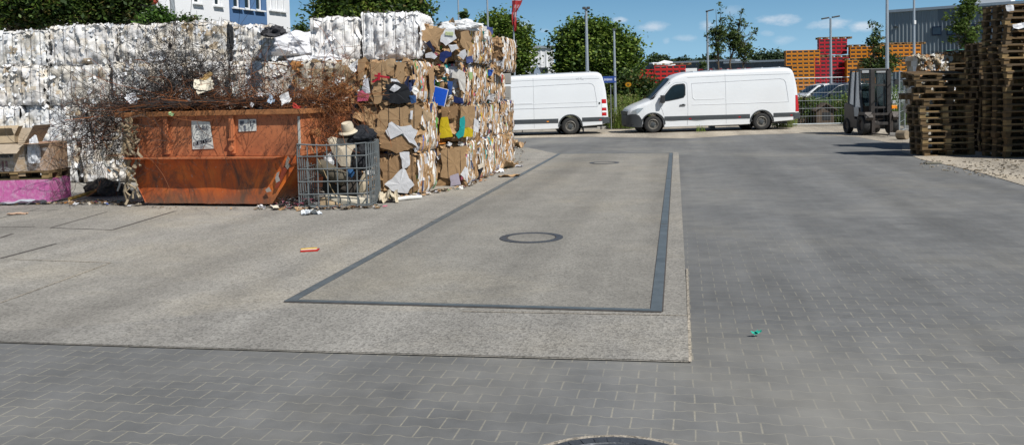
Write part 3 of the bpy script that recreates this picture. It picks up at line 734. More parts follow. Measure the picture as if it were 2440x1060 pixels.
p = V(1098, 66, 17.6); blob('plastic_bag', p, .26, (.74, .75, .76), 'film', 'puffed white plastic bag on top of the mixed cardboard bale', 'plastic bag', (1.5, 1, .5), .5, 17)
p = V(1080, 59, 18.1); blob('blue_bag', p, .09, (.05, .28, .50), 'scrap', 'small light blue bag on the very top of the cardboard heap', 'bag', (1.3, 1, .8), .4, 19)
p = V(1147, 84, 18.8); blob('white_rag', p, .16, (.66, .64, .62), 'scrap', 'crumpled white rag on the right shoulder of the top bale', 'rag', (.8, 1, 1.2), .6, 23)
random.seed(21)
# ------------------------------------------------------------------ skip
def skip_paint():
    t = NT('rusty_orange_paint'); o = t.obj()
    a = t.ramp(t.noise(1.6, 6, .7, dist=.4), [(.30, (.33, .105, .045)), (.5, (.45, .15, .062)), (.7, (.52, .20, .09))])
    mp = t.n('ShaderNodeMapping'); mp.inputs['Scale'].default_value = (3.0, 3.0, 1.5); t.l(o, mp.inputs[0])
    rust = t.ramp(t.noise(1.0, 8, .8, vec=mp.outputs[0], dist=1.0), [(.52, 0.0), (.64, .8)])
    a = t.mix(rust, a, (.085, .034, .018))
    spk = t.ramp(t.noise(16, 5, .8), [(.56, 0.0), (.62, 1.0)])
    a = t.mix(spk, a, (.11, .045, .025))
    pale = t.ramp(t.noise(7, 5, .85, dist=1.0), [(.68, 0.0), (.71, .7)])
    a = t.mix(pale, a, (.42, .33, .27))
    t.col(a); t.bump(t.noise(14, 5, .7), .35, .01); return t.set(.55, 0, .4)
M['skip'] = skip_paint()
def lower_paint():
    t = NT('bright_worn_orange_paint'); o = t.obj()
    a = t.ramp(t.noise(1.3, 6, .7, dist=.5), [(.30, (.44, .075, .012)), (.5, (.60, .115, .014)), (.7, (.72, .20, .03))])
    mp = t.n('ShaderNodeMapping'); mp.inputs['Scale'].default_value = (2.8, 2.8, 1.1); t.l(o, mp.inputs[0])
    a = t.mix(t.ramp(t.noise(1.0, 7, .8, vec=mp.outputs[0], dist=.8), [(.46, 0.0), (.64, .92)]), a, (.10, .045, .028))
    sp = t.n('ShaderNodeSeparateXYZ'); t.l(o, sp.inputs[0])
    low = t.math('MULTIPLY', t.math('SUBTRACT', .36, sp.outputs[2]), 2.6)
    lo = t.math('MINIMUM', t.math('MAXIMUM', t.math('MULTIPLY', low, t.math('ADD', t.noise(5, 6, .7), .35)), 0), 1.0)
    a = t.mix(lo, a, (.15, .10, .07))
    a = t.mix(t.ramp(t.noise(13, 5, .8, dist=.6), [(.62, 0.0), (.66, .75)]), a, (.40, .27, .20))
    t.col(a); t.bump(t.noise(12, 5, .7), .35, .012); return t.set(.5, 0, .4)
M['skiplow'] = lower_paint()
M['rust'] = plain('rusty_flange', (.30, .125, .045), .7, var=.5, scale=10, bump=.3)
A = G(345, 491); B = G(645, 494); ax = (B - A).normalized(); ay = Vector((-ax.y, ax.x, 0)); mid = (A + B) / 2
rzs = math.atan2(ax.y, ax.x)
sk = empty('skip_container', mid, rzs, 'rusty orange steel skip heaped with scrap wire in front of the film bales', 'skip')
HB = (B - A).length / 2
def lx(px, py):   # local x of a pixel on the front plane
    q = onplane(px, py, mid, -ay); return (q - mid).dot(ax), q.z
x0 = lx(292, 330)[0]; x1 = lx(716, 320)[0]; zt = lx(700, 266)[1]; zl = lx(600, 372)[1]
WD = 1.75
mb = MB()   # upper box: four walls with thickness
th = .02
mb.box(((x0 + x1) / 2, th / 2, (zl + zt) / 2), (x1 - x0, th, zt - zl))
mb.box(((x0 + x1) / 2, WD - th / 2, (zl + zt) / 2), (x1 - x0, th, zt - zl))
mb.box((x0 + th / 2, WD / 2, (zl + zt) / 2), (th, WD - 2 * th, zt - zl))
mb.box((x1 - th / 2, WD / 2, (zl + zt) / 2), (th, WD - 2 * th, zt - zl))
mb.build('upper_side', M['skip'], sk, bevel=.006)
mb = MB()   # tapered tub
NXs = 26
def tub(u, v):
    z = .05 + (zl - .05) * v
    xa = -HB + (x0 + .0 + HB) * v; xb = HB + (x1 - HB) * v
    return xa, xb, z
def TP(u, v):
    xa, xb, z = tub(u, v); y = .035 + .02 * noise.noise(Vector((u * 5, v * 3, 1))) + .05 * (1 - v)
    return Vector((xa + (xb - xa) * u, y - .03, z - (.02 * abs(noise.noise(Vector((u * 9, 0, 4)))) if v == 0 else 0)))
mb.grid(TP, 28, 10)
def TE(u, v):
    xa, xb, z = tub(0, v); return Vector((xb - .0, .02 + .05 * (1 - v) + (WD - .04) * u - .03 * 0, z))
mb.grid(TE, 8, 10)
def TL(u, v):
    xa, xb, z = tub(0, v); return Vector((xa, WD - .02 - (WD - .04) * u, z))
mb.grid(TL, 8, 10)
def TB(u, v):
    xa, xb, z = tub(0, v); return Vector((xb + (xa - xb) * u, WD - .02, z))
mb.grid(TB, 8, 4)
mb.add([(-HB, .05, .05), (HB, .05, .05), (HB, WD - .02, .05), (-HB, WD - .02, .05)], [(3, 2, 1, 0)])
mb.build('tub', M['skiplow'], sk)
mb = MB()   # ledge bar under the upper side
xl = x0 + .12; xr = lx(682, 372)[0]
mb.prism([(xl, zl - .005), (xr, zl - .005), (xr - .12, zl - .03), (xl + .1, zl - .03)], -.21, .0, ax='Y'); mb.build('ledge', M['skip'], sk)
mb = MB()
zr = zt + .0
mb.box(((x0 + x1) / 2, -.035, zr), (x1 - x0 + .14, .11, .085)); mb.box(((x0 + x1) / 2, WD + .035, zr), (x1 - x0 + .14, .11, .085))
mb.box((x0 - .015, WD / 2, zr), (.11, WD - .04, .085)); mb.box((x1 + .015, WD / 2, zr), (.11, WD - .04, .085))
mb.build('rim', M['rust'], sk, bevel=.008)
for px in (400, 556):
    xx = lx(px, 320)[0]
    mb = MB(); mb.box((xx, -.032, (zl + zt) / 2), (.085, .06, zt - zl - .09)); mb.box((xx, -.066, (zl + zt) / 2 - .02), (.03, .012, zt - zl - .2))
    if px == 556:
        mb.lathe([(0, -.10), (.045, -.10), (.05, -.06)], 14, 'Y', (xx, 0, zl + .13)); mb.box((xx, -.07, zl + .28), (.11, .04, .035))
    mb.build('stiffener', M['skip'], sk, bevel=.005)
for s, yy in ((1, 0), (1, 1)):
    mb = MB(); zz = (zl + zt) / 2
    mb.lathe([(0, 0), (.05, 0), (.05, .12), (.075, .12), (.075, .15), (0, .15)], 16, 'X', (x1, .35 + yy * 1.05, zz)); mb.build('lifting_pin', M['rust'], sk)
mb = MB(); mb.box((x1 - .02, -.004, (zl + zt) / 2 + .02), (.04, .01, zt - zl - .2), (.5, .5, .46)); mb.build('worn_edge', M['scrap'], sk)
# stickers
def ink_sheet(name, px, label, lines, parent=sk):
    pts = []
    for x, y in px:
        a, z = lx(x, y); pts.append((a, z))
    mb = MB(); mb.add([(a, -.012 - .004 * (i % 2), z) for i, (a, z) in enumerate(pts)], [list(range(len(pts)))[::-1]], (.66, .66, .62)); mb.add([(a, -.006, z) for a, z in pts], [list(range(len(pts)))], (.6, .6, .58))
    o = mb.build(name, M['scrap'], parent); o['label'] = label
    return o, pts
def bil(q, u, v):  # q: tl,tr,br,bl
    a = Vector((q[0][0], q[0][1])); b = Vector((q[1][0], q[1][1])); c = Vector((q[2][0], q[2][1])); d = Vector((q[3][0], q[3][1]))
    return (a * (1 - u) + b * u) * (1 - v) + (d * (1 - u) + c * u) * v
notice, q = ink_sheet('notice_sheet', [(457, 287), (501, 291), (510, 354), (460, 356)], 'large weathered paper notice with a slanted black band of characters', 0)
mb = MB()
def inkq(mb, q, u0, u1, v0, v1, col=(.04, .045, .06), y=-.019, sl=0):
    P = [bil(q, u0, v0 + sl * (0)), bil(q, u1, v0 - sl), bil(q, u1, v1 - sl), bil(q, u0, v1)]
    mb.add([(p.x, y, p.y) for p in P], [(3, 2, 1, 0)], col)
for k in range(11):
    vv = .16 + k * .052
    uu = .2 + .1 * R()
    while uu < .8:
        ww = U(.03, .12)
        if R() < .8: inkq(mb, q, uu, min(.86, uu + ww), vv, vv + (.045 if k < 3 else .018), (.16, .16, .18))
        uu += ww + .03
for k in range(3): inkq(mb, q, .12, .6 + .3 * R(), .86 + k * .04, .872 + k * .04, (.3, .3, .33))
mb.build('print', M['scrap'], notice)
mb = MB(); inkq(mb, q, .05, .97, .76, .88, (.02, .02, .028), -.020, .155); bandmb = mb
glyph = {'0': [(0, 0, 1, .16), (0, .84, 1, 1), (0, 0, .25, 1), (.75, 0, 1, 1)], '1': [(.4, 0, .65, 1)], '9': [(0, 0, 1, .16), (0, .45, 1, .6), (0, 0, .25, .6), (.75, 0, 1, 1), (0, .84, 1, 1)],
         '2': [(0, 0, 1, .16), (0, .42, 1, .58), (0, .84, 1, 1), (.75, 0, 1, .5), (0, .5, .25, 1)], '4': [(0, 0, .25, .55), (0, .45, 1, .6), (.65, 0, .9, 1)], '/': [(.3, 0, .6, 1)], '5': [(0, 0, 1, .16), (0, .42, 1, .58), (0, .84, 1, 1), (0, 0, .25, .5), (.75, .5, 1, 1)]}
for k, ch in enumerate('001 09/1 5 0024'):
    if ch == ' ': continue
    u0 = .08 + k * .059
    for a, b, c, d in glyph[ch]:
        cc = u0 + .045 * a, u0 + .045 * c
        sl0 = .155 * (cc[0] - .05) / .92
        P = [bil(q, cc[0], .775 + .09 * b - sl0), bil(q, cc[1], .775 + .09 * b - sl0), bil(q, cc[1], .775 + .09 * d - sl0), bil(q, cc[0], .775 + .09 * d - sl0)]
        mb.add([(p.x, -.023, p.y) for p in P], [(3, 2, 1, 0)], (.7, .7, .7))
mb.build('black_band', M['scrap'], notice)
label2, q = ink_sheet('notice_sheet', [(569, 285), (611, 284), (612, 312), (570, 314)], 'small creased paper notice with smudged drawings', 0)
mb = MB()
for (u0, v0, u1, v1) in [(.08, .12, .32, .42), (.14, .2, .26, .5), (.66, .15, .72, .6), (.72, .45, .85, .5), (.82, .12, .95, .32), (.3, .5, .42, .95), (.54, .05, .57, .98), (.75, .5, .8, .85)]:
    inkq(mb, q, u0, u1, v0, v1, (.16, .17, .20))
for k in range(4): inkq(mb, q, .05, .48, .62 + k * .08, .64 + k * .08, (.4, .4, .42))
mb.build('print', M['scrap'], label2)
def patch(name, px, col, label, y=-.03):
    pts = [lx(x, yy) for x, yy in px]; mb = MB()
    def yof(a, z): return min(y, 0) + .05 * (1 - max(0, min(1, z / zl))) * .6
    mb.add([(a, yof(a, z), z) for a, z in pts], [list(range(len(pts)))[::-1]], col); o = mb.build(name, M['scrap'], sk); o['label'] = label
patch('reflective_patch', [(684, 380), (688, 371), (693, 378), (689, 388), (694, 395), (686, 404), (681, 396)], (.25, .22, .19), 'peeled silver sticker remnant', -.03)
patch('reflective_patch', [(657, 424), (661, 412), (668, 408), (665, 420), (669, 430), (659, 436)], (.36, .33, .30), 'scratched white sticker remnant', -.03)
patch('reflective_patch', [(633, 452), (642, 445), (648, 456), (636, 458)], (.36, .32, .28), 'small torn white sticker remnant', -.03)
patch('red_mark', [(674, 398), (688, 401), (676, 424), (664, 446), (655, 450), (660, 432), (668, 420)], (.24, .05, .025), 'faded red stripe', -.026)
# contents: rusty wire, dark wire, papers
def strand(mb, c, r, n, step, curl, rad_, col, flat=1.0):
    p = Vector(c); d = Vector((U(-1, 1), U(-1, 1), U(-.5, .5) * flat)).normalized(); ax_ = Vector((U(-1, 1), U(-1, 1), U(-1, 1))).normalized(); pts = [p.copy()]
    for i in range(n):
        d = (Matrix.Rotation(curl * U(.6, 1.4), 3, ax_) @ d); ax_ = (ax_ + Vector((U(-1, 1), U(-1, 1), U(-1, 1))) * .25).normalized()
        p = p + Vector((d.x, d.y, d.z * flat)) * step; pts.append(p.copy())
    mb.tube(pts, rad_, 3, jit(col, .35), cap=False)
def tangle(name, label, blobs, n, cols, rw=.0035, kind='stuff', curl=.35, step=.05, ns=(8, 22), flat=1.0):
    mb = MB(); tot = sum(b[3] for b in blobs)
    for c, r3, rot, wgt in blobs:
        for i in range(int(n * wgt / tot)):
            g = Vector((random.gauss(0, .5), random.gauss(0, .5), random.gauss(0, .5)))
            p = Vector(c) + Vector((g.x * r3[0], g.y * r3[1], g.z * r3[2]))
            strand(mb, p, 0, random.randint(*ns), step * U(.6, 1.4), curl * U(.3, 1.6), rw * U(.7, 1.5), random.choice(cols), flat)
    o = mb.build(name, M['tangle']); tag(o, label, 'wire scrap', None, kind); return o
RUST = [(.20, .075, .03), (.28, .10, .035), (.12, .05, .025), (.34, .14, .05), (.08, .04, .025)]
DK = [(.03, .028, .03), (.055, .05, .05), (.02, .018, .02), (.10, .085, .075), (.045, .03, .022)]
def sw(px, py, dy): # point above the skip, dy metres behind its front
    q = onplane(px, py, mid + ay * dy, -ay); return q
tangle('rusty_wire_tangle', 'rust brown springy wire tangle heaped over the right half of the skip', [(sw(720, 240, .7), (.62, .5, .15), 0, 5), (sw(790, 240, .9), (.26, .4, .28), 0, 4), (sw(560, 248, .5), (.8, .4, .09), 0, 4), (sw(420, 256, .5), (.6, .3, .10), 0, 3), (sw(770, 320, 1.0), (.16, .35, .45), 0, 2)], 900, RUST[:3] + RUST, .0030, curl=.22, ns=(10, 30))
tangle('dark_wire_tangle', 'dark loose wire tangle piled high over the left half of the skip', [(sw(430, 205, .9), (.62, .5, .32), 0, 6), (sw(370, 235, .6), (.60, .4, .20), 0, 5), (sw(400, 140, 1.0), (.32, .3, .40), 0, 2.2), (sw(560, 225, .9), (.6, .4, .16), 0, 3), (sw(480, 175, 1.0), (.4, .3, .3), 0, 2)], 1150, DK, .0028, curl=.14, ns=(10, 30))
tangle('hanging_wire_tangle', 'brown wire tangle hanging over the left end of the skip', [(sw(270, 300, .4), (.40, .4, .50), 0, 5), (sw(240, 330, .6), (.30, .3, .30), 0, 2), (sw(300, 260, .3), (.3, .3, .25), 0, 3), (sw(200, 300, .9), (.35, .3, .2), 0, 1.5)], 720, RUST[:3] + DK + DK, .0029, curl=.16, ns=(10, 30))
tangle('rusty_wire_mat', 'flat matted layer of dark rusty wire lying along the skip rim', [(sw(560, 243, .45), (.95, .35, .05), 0, 5), (sw(420, 246, .35), (.55, .25, .06), 0, 3), (sw(330, 256, .3), (.28, .3, .10), 0, 1.6)], 850, RUST[:3] + DK + DK[:2] + [(.10, .045, .02)] * 2, .0036, curl=.12, step=.05, flat=.15)
tangle('drooping_wire', 'thin dark wires drooping over the left half of the skip front', [(sw(345, 320, -.10), (.40, .05, .26), 0, 4), (sw(400, 340, -.10), (.45, .04, .22), 0, 2), (sw(770, 320, .3), (.14, .5, .30), 0, 2)], 90, DK + RUST[:1], .0028, curl=.16, ns=(8, 20))
# solid mass under the wires so the load reads full
mb = MB()
def heap(u, v):
    x = x0 + .1 + (x1 - x0 - .2) * u; y = .08 + (WD - .16) * v
    return Vector((x, y, zt - .04 + .15 * math.sin(math.pi * v) * (.6 + .5 * noise.noise(Vector((u * 4, v * 3, 5)))) + .12 * noise.noise(Vector((u * 13, v * 9, 2)))))
mb.grid(heap, 60, 36, colf=lambda u, v: jit(random.choice(RUST + DK + [(.03, .02, .018)] * 3), .2))
o = mb.build('scrap_load', M['tangle'], None, mid, rzs); tag(o, 'matted brown and black scrap filling the orange skip up to its rim', 'scrap load', None, 'stuff')
def paper(name, px, py, dy, size, col, label, n=(0, -1, .5), mat='scrap', z=None, asp=None, cat='paper', ground=False):
    q = G(px, py) + Vector((0, 0, .03)) if ground else sw(px, py, dy)
    mb = MB(); crumple(mb, Vector((0, 0, 0)), n, size, col, (U(-1, 1), 0, U(-1, 1)), U(.3, .9), asp); crumple(mb, Vector((.01, .012, -.01)), n, size * .9, jit(col, .3), (U(-1, 1), 0, U(-1, 1)), U(.3, .9), asp)
    o = mb.build(name, M[mat], None, q)
    if ground:
        zz = min(v.co.z for v in o.data.vertices); o.location.z = .012 - zz
    tag(o, label, cat); return o
paper('paper_sheet', 315, 236, .05, .20, W1, 'crumpled white sheet caught at the left rim of the skip', (-.2, -1, .4))
paper('cardboard_box_piece', 487, 205, .35, .34, (.68, .62, .50), 'torn cream box piece on top of the skip wires', (0, -1, .7), asp=.6, cat='cardboard')
paper('cardboard_box_piece', 490, 186, .5, .26, (.38, .25, .10), 'brown torn box lid behind the cream piece on the skip', (0, -1, .9), asp=.5, cat='cardboard')
paper('paper_sheet', 680, 237, .1, .17, (.70, .70, .71), 'small white paper wad above the middle of the skip rim', (0, -1, .3))
paper('paper_sheet', 645, 238, .1, .13, (.45, .55, .68), 'pale blue paper wad on the skip load', (0, -1, .3))
paper('red_scrap', 706, 254, .0, .15, (.42, .04, .03), 'red plastic scrap on the right part of the skip rim', (0, -1, .6), asp=.4, cat='scrap')
paper('green_scrap', 408, 272, -.1, .10, (.35, .5, .25), 'small green scrap draped on the left skip rim', (0, -1, .6), asp=.5, cat='scrap')
for (a, b, c, s) in [(540, 245, .2, .12), (600, 250, .1, .10), (560, 215, .5, .16), (620, 225, .5, .12), (450, 240, .2, .10), (360, 215, .6, .14), (395, 175, .8, .12), (430, 165, .9, .12), (340, 190, .8, .10)]:
    paper('paper_sheet', a, b, c, s * .65, random.choice([W1, (.62, .6, .55), (.5, .5, .5)]), 'torn pale paper scrap caught in the wires on the skip', (U(-.4, .4), -1, .4)).__setitem__('group', 'paper scraps in the skip wires')
# twisted strips hanging at the left corner
mb = MB()
def hang(p0, p1, r, col, k=9, wob=.05):
    pts = []
    for i in range(k + 1):
        t = i / k; q = p0.lerp(p1, t) + Vector((U(-wob, wob), U(-wob, wob) * .5, U(-.02, .02))); pts.append(q)
    mb.tube(pts, [r * U(.6, 1.5) for _ in pts], 5, jit(col, .25))
TS = [(.24, .18, .11), (.32, .26, .18), (.14, .10, .065)]
for a, b, r in [((300, 285), (296, 480), .022), ((303, 285), (325, 400), .03), ((310, 290), (300, 340), .035), ((300, 380), (322, 470), .022), ((312, 400), (330, 470), .02), ((290, 300), (268, 350), .018), ((325, 330), (337, 395), .022), ((296, 300), (300, 400), .03), ((318, 300), (328, 340), .02), ((306, 280), (312, 370), .04), ((294, 295), (305, 330), .03), ((322, 300), (318, 360), .028), ((300, 330), (312, 420), .03), ((310, 400), (304, 485), .016)]:
    hang(sw(a[0], a[1], -.12), sw(b[0], b[1], -.14 if b[1] < 450 else -.1), r, random.choice(TS))
o = mb.build('hanging_strips', M['scrap']); tag(o, 'twisted tan plastic strips hanging from the left corner of the skip to the ground', 'plastic strips')
mb = MB(); pp = [sw(x, y, .15) for x, y in [(250, 355), (243, 370), (248, 388), (262, 402), (280, 412), (286, 440), (280, 455)]]
mb.tube(pp, [.02, .03, .03, .025, .022, .02, .015], 6, (.5, .49, .45)); o = mb.build('plastic_hose', M['scrap']); tag(o, 'dirty white plastic hose curling down left of the skip', 'hose')

# ------------------------------------------------------------------ mesh cage with rubbish
ca = G(719, 496); cb_ = G(872, 497); cax = (cb_ - ca).normalized(); cW = (cb_ - ca).length; crz = rad(-3)
cy_ = 1.0; cH = onplane(790, 341, ca, Vector((0, -1, 0))).z
cage = empty('wire_mesh_cage', (ca + cb_) / 2, crz, 'dented galvanised wire mesh cage full of beige foam and rubbish right of the skip', 'cage')
def bars(fixed, along, length, name, ux, nb, hz=(0, .2, .4, .6, .8, 1.0)):
    mb = MB()
    def wob(a, z): return .012 * noise.noise(Vector((a * 3 + fixed * 5, z * 3, 1)))
    for k in range(nb + 1):
        a = length * k / nb
        pts = [ux(a, wob(a, z), z) for z in [cH * i / 6 for i in range(7)]]
        mb.tube(pts, .011, 5)
    for hzv in hz:
        z = .03 + (cH - .03) * hzv
        pts = [ux(length * i / 8, wob(length * i / 8, z) - .012, z - .03 * math.sin(math.pi * i / 8) * (hzv > .9)) for i in range(9)]
        mb.tube(pts, .013 if hzv in (0, 1.0) else .011, 5)
    mb.build(name, M['galvcage'], cage)
bars(0, 0, cW, 'cage_side', lambda a, w, z: Vector((a - cW / 2, w, z)), 7)
bars(1, 0, cW, 'cage_side', lambda a, w, z: Vector((a - cW / 2, cy_ + w, z)), 7)
bars(2, 0, cy_, 'cage_side', lambda a, w, z: Vector((-cW / 2 - w, a, z)), 8)
bars(3, 0, cy_, 'cage_side', lambda a, w, z: Vector((cW / 2 + w + .03 * math.sin(a * 3), a, z)), 8)
mb = MB(); mb.box((0, cy_ / 2, .035), (cW - .03, cy_ - .03, .03)); mb.build('cage_floor', M['galvcage'], cage)
def inC(px, py, dy): return onplane(px, py, (ca + cb_) / 2 + Vector((0, dy, 0)), Vector((0, -1, 0)))
def slab(name, px, dy, col, label, cat, th=.02, tilt=0, mat='card', bend=.0):
    pts = [inC(x, y, dy + tilt * (i in (0, 1))) for i, (x, y) in enumerate(px)]
    k = len(pts); c = sum(pts, Vector()) / k; mb = MB()
    off = Vector((0, th, 0)); c2 = c + Vector((0, -bend, 0))
    mb.add([c2] + pts, [[0, 1 + i, 1 + (i + 1) % k] for i in range(k)], col)
    mb.add([c2 + off] + [p + off for p in pts], [[0, 1 + (i + 1) % k, 1 + i] for i in range(k)], jit(col))
    mb.add(pts + [p + off for p in pts], [[i, k + i, k + (i + 1) % k, (i + 1) % k] for i in range(k)], jit(col, .2))
    # fix order top/left irrelevant; move to own origin
    o = mb.build(name, M[mat]); 
    for v in o.data.vertices: v.co -= c
    o.location = c; return tag(o, label, cat)
BG = (.60, .52, .40)
slab('foam_sheet', [(779, 331), (790, 326), (808, 330), (852, 328), (846, 366), (835, 398), (812, 396), (797, 375)], .55, BG, 'tall beige foam panel standing upright in the wire cage', 'foam panel', .035, bend=.05)
slab('foam_sheet', [(856, 352), (862, 362), (858, 410), (846, 402), (846, 372)], .45, (.56, .49, .38), 'narrow beige foam strip right of the tall panel in the cage', 'foam panel', .03)
mb = MB()
mb.lathe([(.0, -.01), (.17, -.01), (.19, .01), (.17, .025), (.115, .03), (.125, .10), (.105, .15), (.05, .145), (0, .13)], 24, col=(.60, .53, .41))
o = mb.build('foam_hat', M['card'], None, inC(830, 316, .55), smooth=30); o.rotation_euler = (.25, -.2, .4); o.scale = (.85, .85, 1.15); tag(o, 'rounded beige foam shell lying on top of the cage rubbish', 'foam shell')
p = inC(858, 328, .75); blob('black_bin_bag', p, .24, (.015, .017, .022), 'scrap', 'black bin bag bulging over the back corner of the cage', 'bin bag', (1.1, 1, .8), .35, 31)
p = inC(862, 382, .6); blob('black_bin_bag', p, .22, (.016, .017, .02), 'scrap', 'black bag wedged behind the beige strips inside the cage', 'bin bag', (.8, 1, 1.3), .35, 37)
mb = MB(); mb.lathe([(.0, 0), (.11, 0), (.12, .01), (.12, .52), (.105, .52), (.10, .50), (0, .50)], 24, col=(.11, .095, .07))
o = mb.build('cardboard_tube', M['card'], None, inC(785, 412, .3)); o.rotation_euler = (0, rad(128), rad(8)); tag(o, 'dark brown tube lying slanted in the middle of the cage', 'tube')
o.location = inC(822, 428, .35); o.rotation_euler = (0, rad(-62), rad(-10))
slab('cardboard_sheet', [(770, 420), (800, 440), (850, 432), (862, 452), (852, 468), (780, 468), (768, 450)], .5, (.05, .042, .035), 'dark crumpled sheet low in the wire cage', 'sheet', .02, bend=.12)
slab('cardboard_sheet', [(763, 474), (774, 470), (812, 486), (806, 497), (762, 499)], .06, (.46, .34, .21), 'small brown cardboard flap at the bottom front of the cage', 'cardboard', .01, bend=.02)
slab('foam_sheet', [(775, 463), (855, 470), (882, 474), (880, 492), (812, 490), (778, 480)], .18, (.60, .54, .43), 'long beige foam strip along the cage floor', 'foam panel', .05, bend=.04)
slab('cardboard_sheet', [(862, 420), (872, 405), (876, 440), (868, 470), (850, 452)], .35, (.50, .42, .30), 'beige curved sheet near the front right of the cage', 'cardboard', .015, bend=.05)
slab('white_bag', [(772, 375), (790, 360), (800, 385), (790, 402), (772, 400)], .6, (.66, .66, .67), 'white plastic sheet left of the tall foam panel', 'plastic sheet', .02, bend=.06, mat='film')
slab('blue_rag', [(826, 405), (838, 400), (846, 412), (838, 424), (826, 420)], .4, (.03, .09, .20), 'small blue rag in the middle of the cage', 'rag', .02, bend=.04)
mb = MB(); mb.tube([inC(742, 352, .1), inC(766, 395, .12), inC(790, 450, .15), inC(806, 476, .18)], .008, 5, (.35, .26, .15)); o = mb.build('wooden_stick', M['wood']); tag(o, 'thin wooden stick leaning inside the left of the cage', 'stick')
# things beside the cage
def crumpled_sheet(name, px, py, sx, sy, sz, col, label, cat, rz=0, mat='card', seed=0):
    q = G(px, py); mb = MB()
    def P(u, v):
        x = (u - .5) * sx; y = (v - .5) * sy
        return Vector((x + .02 * noise.noise(Vector((u * 5, v * 5, seed))), y, .012 + sz * max(0, (.35 + noise.noise(Vector((u * 2.6 + seed, v * 2.2, seed * 1.3))) + .4 * noise.noise(Vector((u * 7, v * 7, seed)))))))
    mb.grid(P, 14, 10, col, colf=lambda u, v: jit(col, .05))
    P0 = P
    def Pb(u, v): return P0(1 - u, v) - Vector((0, 0, .01))
    mb.grid(Pb, 14, 10, jit(col, .2))
    o = mb.build(name, M[mat], None, q, rz); return tag(o, label, cat)
crumpled_sheet('cardboard_sheet', 926, 482, .32, .34, .22, (.56, .49, .37), 'folded beige cardboard standing at the right foot of the cage', 'cardboard', .2, seed=3)
mb = MB(); a = G(942, 480); b = G(1004, 474); mb.tube([a + Vector((0, 0, .035)), (a + b) / 2 + Vector((0, 0, .045)), b + Vector((0, 0, .035))], .034, 10, (.66, .65, .62)); o = mb.build('paper_roll', M['scrap']); tag(o, 'long white paper roll lying before the nearest cardboard stack', 'paper roll')
crumpled_sheet('plastic_film_scrap', 742, 511, .30, .2, .07, (.66, .70, .74), 'crumpled pale plastic film on the ground before the cage', 'plastic scrap', .4, 'film', 5)
crumpled_sheet('cardboard_sheet', 1234, 352, .42, .5, .28, (.50, .35, .21), 'lone torn cardboard piece on the ground by the end of the heap', 'cardboard', .3, seed=7)
crumpled_sheet('cardboard_sheet', 1196, 401, .62, .5, .22, (.46, .32, .19), 'flattened cardboard lying against the foot of the far bales', 'cardboard', -.3, seed=9)
crumpled_sheet('cardboard_sheet', 1213, 421, .45, .3, .05, (.44, .29, .16), 'flat brown cardboard scrap on the weighbridge edge strip', 'cardboard', .2, seed=11)
crumpled_sheet('paper_sheet', 1182, 411, .35, .25, .08, W1, 'white paper heap between bales and weighbridge', 'paper', .1, 'scrap', 13)
crumpled_sheet('paper_sheet', 1236, 398, .2, .16, .05, (.5, .5, .54), 'small grey paper scrap on the weighbridge rim beyond the bales', 'paper', .1, 'scrap', 15)
# red and yellow carton on the yard
c = G(737, 598); cm = empty('flattened_carton', c, rad(12), 'small flattened red, white and yellow carton lying alone on the concrete', 'carton')
mb = MB(); mb.box((0, 0, .014), (.19, .07, .012), (.66, .62, .56)); mb.build('carton_body', M['scrap'], cm)
mb = MB(); mb.box((0, -.045, .012), (.20, .022, .018), (.45, .03, .02)); mb.box((.10, -.01, .016), (.02, .08, .012), (.45, .03, .02), rz=-.3); mb.build('red_edge', M['scrap'], cm)
mb = MB(); mb.box((-.005, .05, .018), (.19, .03, .02), (.65, .40, .04), rz=.12); mb.build('yellow_edge', M['scrap'], cm)
c = G(1803, 799); mb = MB()
for k in range(3): crumple(mb, Vector((k * .018 - .02, 0, .02)), (U(-.5, .5), -.3, 1), .045, (.02, .38, .28), (1, .2, 0), .8, .5)
o = mb.build('plastic_wrapper', M['scrap'], None, (c.x, c.y, .0)); tag(o, 'tiny turquoise wrapper on the grey block paving', 'wrapper')
c = G(42, 510); crumpled_sheet('cardboard_sheet', 42, 511, .30, .14, .02, (.52, .36, .26), 'thin reddish cardboard scrap on the slabs at the left edge', 'cardboard', .1, seed=21)
# litter strip (uncountable)
mb = MB()
def litter(a, b, n, wd, s0=.03, s1=.09):
    for i in range(n):
        t = R(); q = G(a[0] + (b[0] - a[0]) * t, a[1] + (b[1] - a[1]) * t) + Vector((random.gauss(0, wd), random.gauss(0, wd), 0))
        crumple(mb, Vector((q.x, q.y, .022)), (U(-.4, .4), U(-.4, .4), 1), U(s0, s1), pick('mix') if R() < .6 else random.choice([(.2, .15, .1), (.12, .1, .08), (.3, .26, .2)]), (U(-1, 1), U(-1, 1), 0), U(.2, .7))
litter((190, 484), (345, 487), 150, .12); litter((640, 496), (735, 494), 110, .13, .03, .12); litter((720, 500), (905, 494), 130, .08)
litter((905, 480), (1110, 447), 150, .08); litter((1110, 443), (1230, 388), 170, .10); litter((1225, 385), (1232, 350), 40, .15); litter((345, 497), (640, 500), 60, .05, .01, .04)
litter((0, 489), (190, 484), 70, .08, .02, .07)
for i in range(300):
    q = G(U(2190, 2440), U(380, 426)); 
    if q.x > 8.9 and (q.y < 20.6 or q.x < 10): mb.box((q.x, q.y, .012), (U(.015, .09), U(.01, .03), .012), jit(random.choice([(.20, .15, .09), (.34, .30, .24), (.10, .08, .06), (.42, .38, .31)]), .2), rz=U(0, 3.1))
o = mb.build('ground_litter', M['scrap']); tag(o, 'paper shreds and dirt littering the foot of the bales, skip and cage', 'litter', None, 'stuff')
mb = MB()
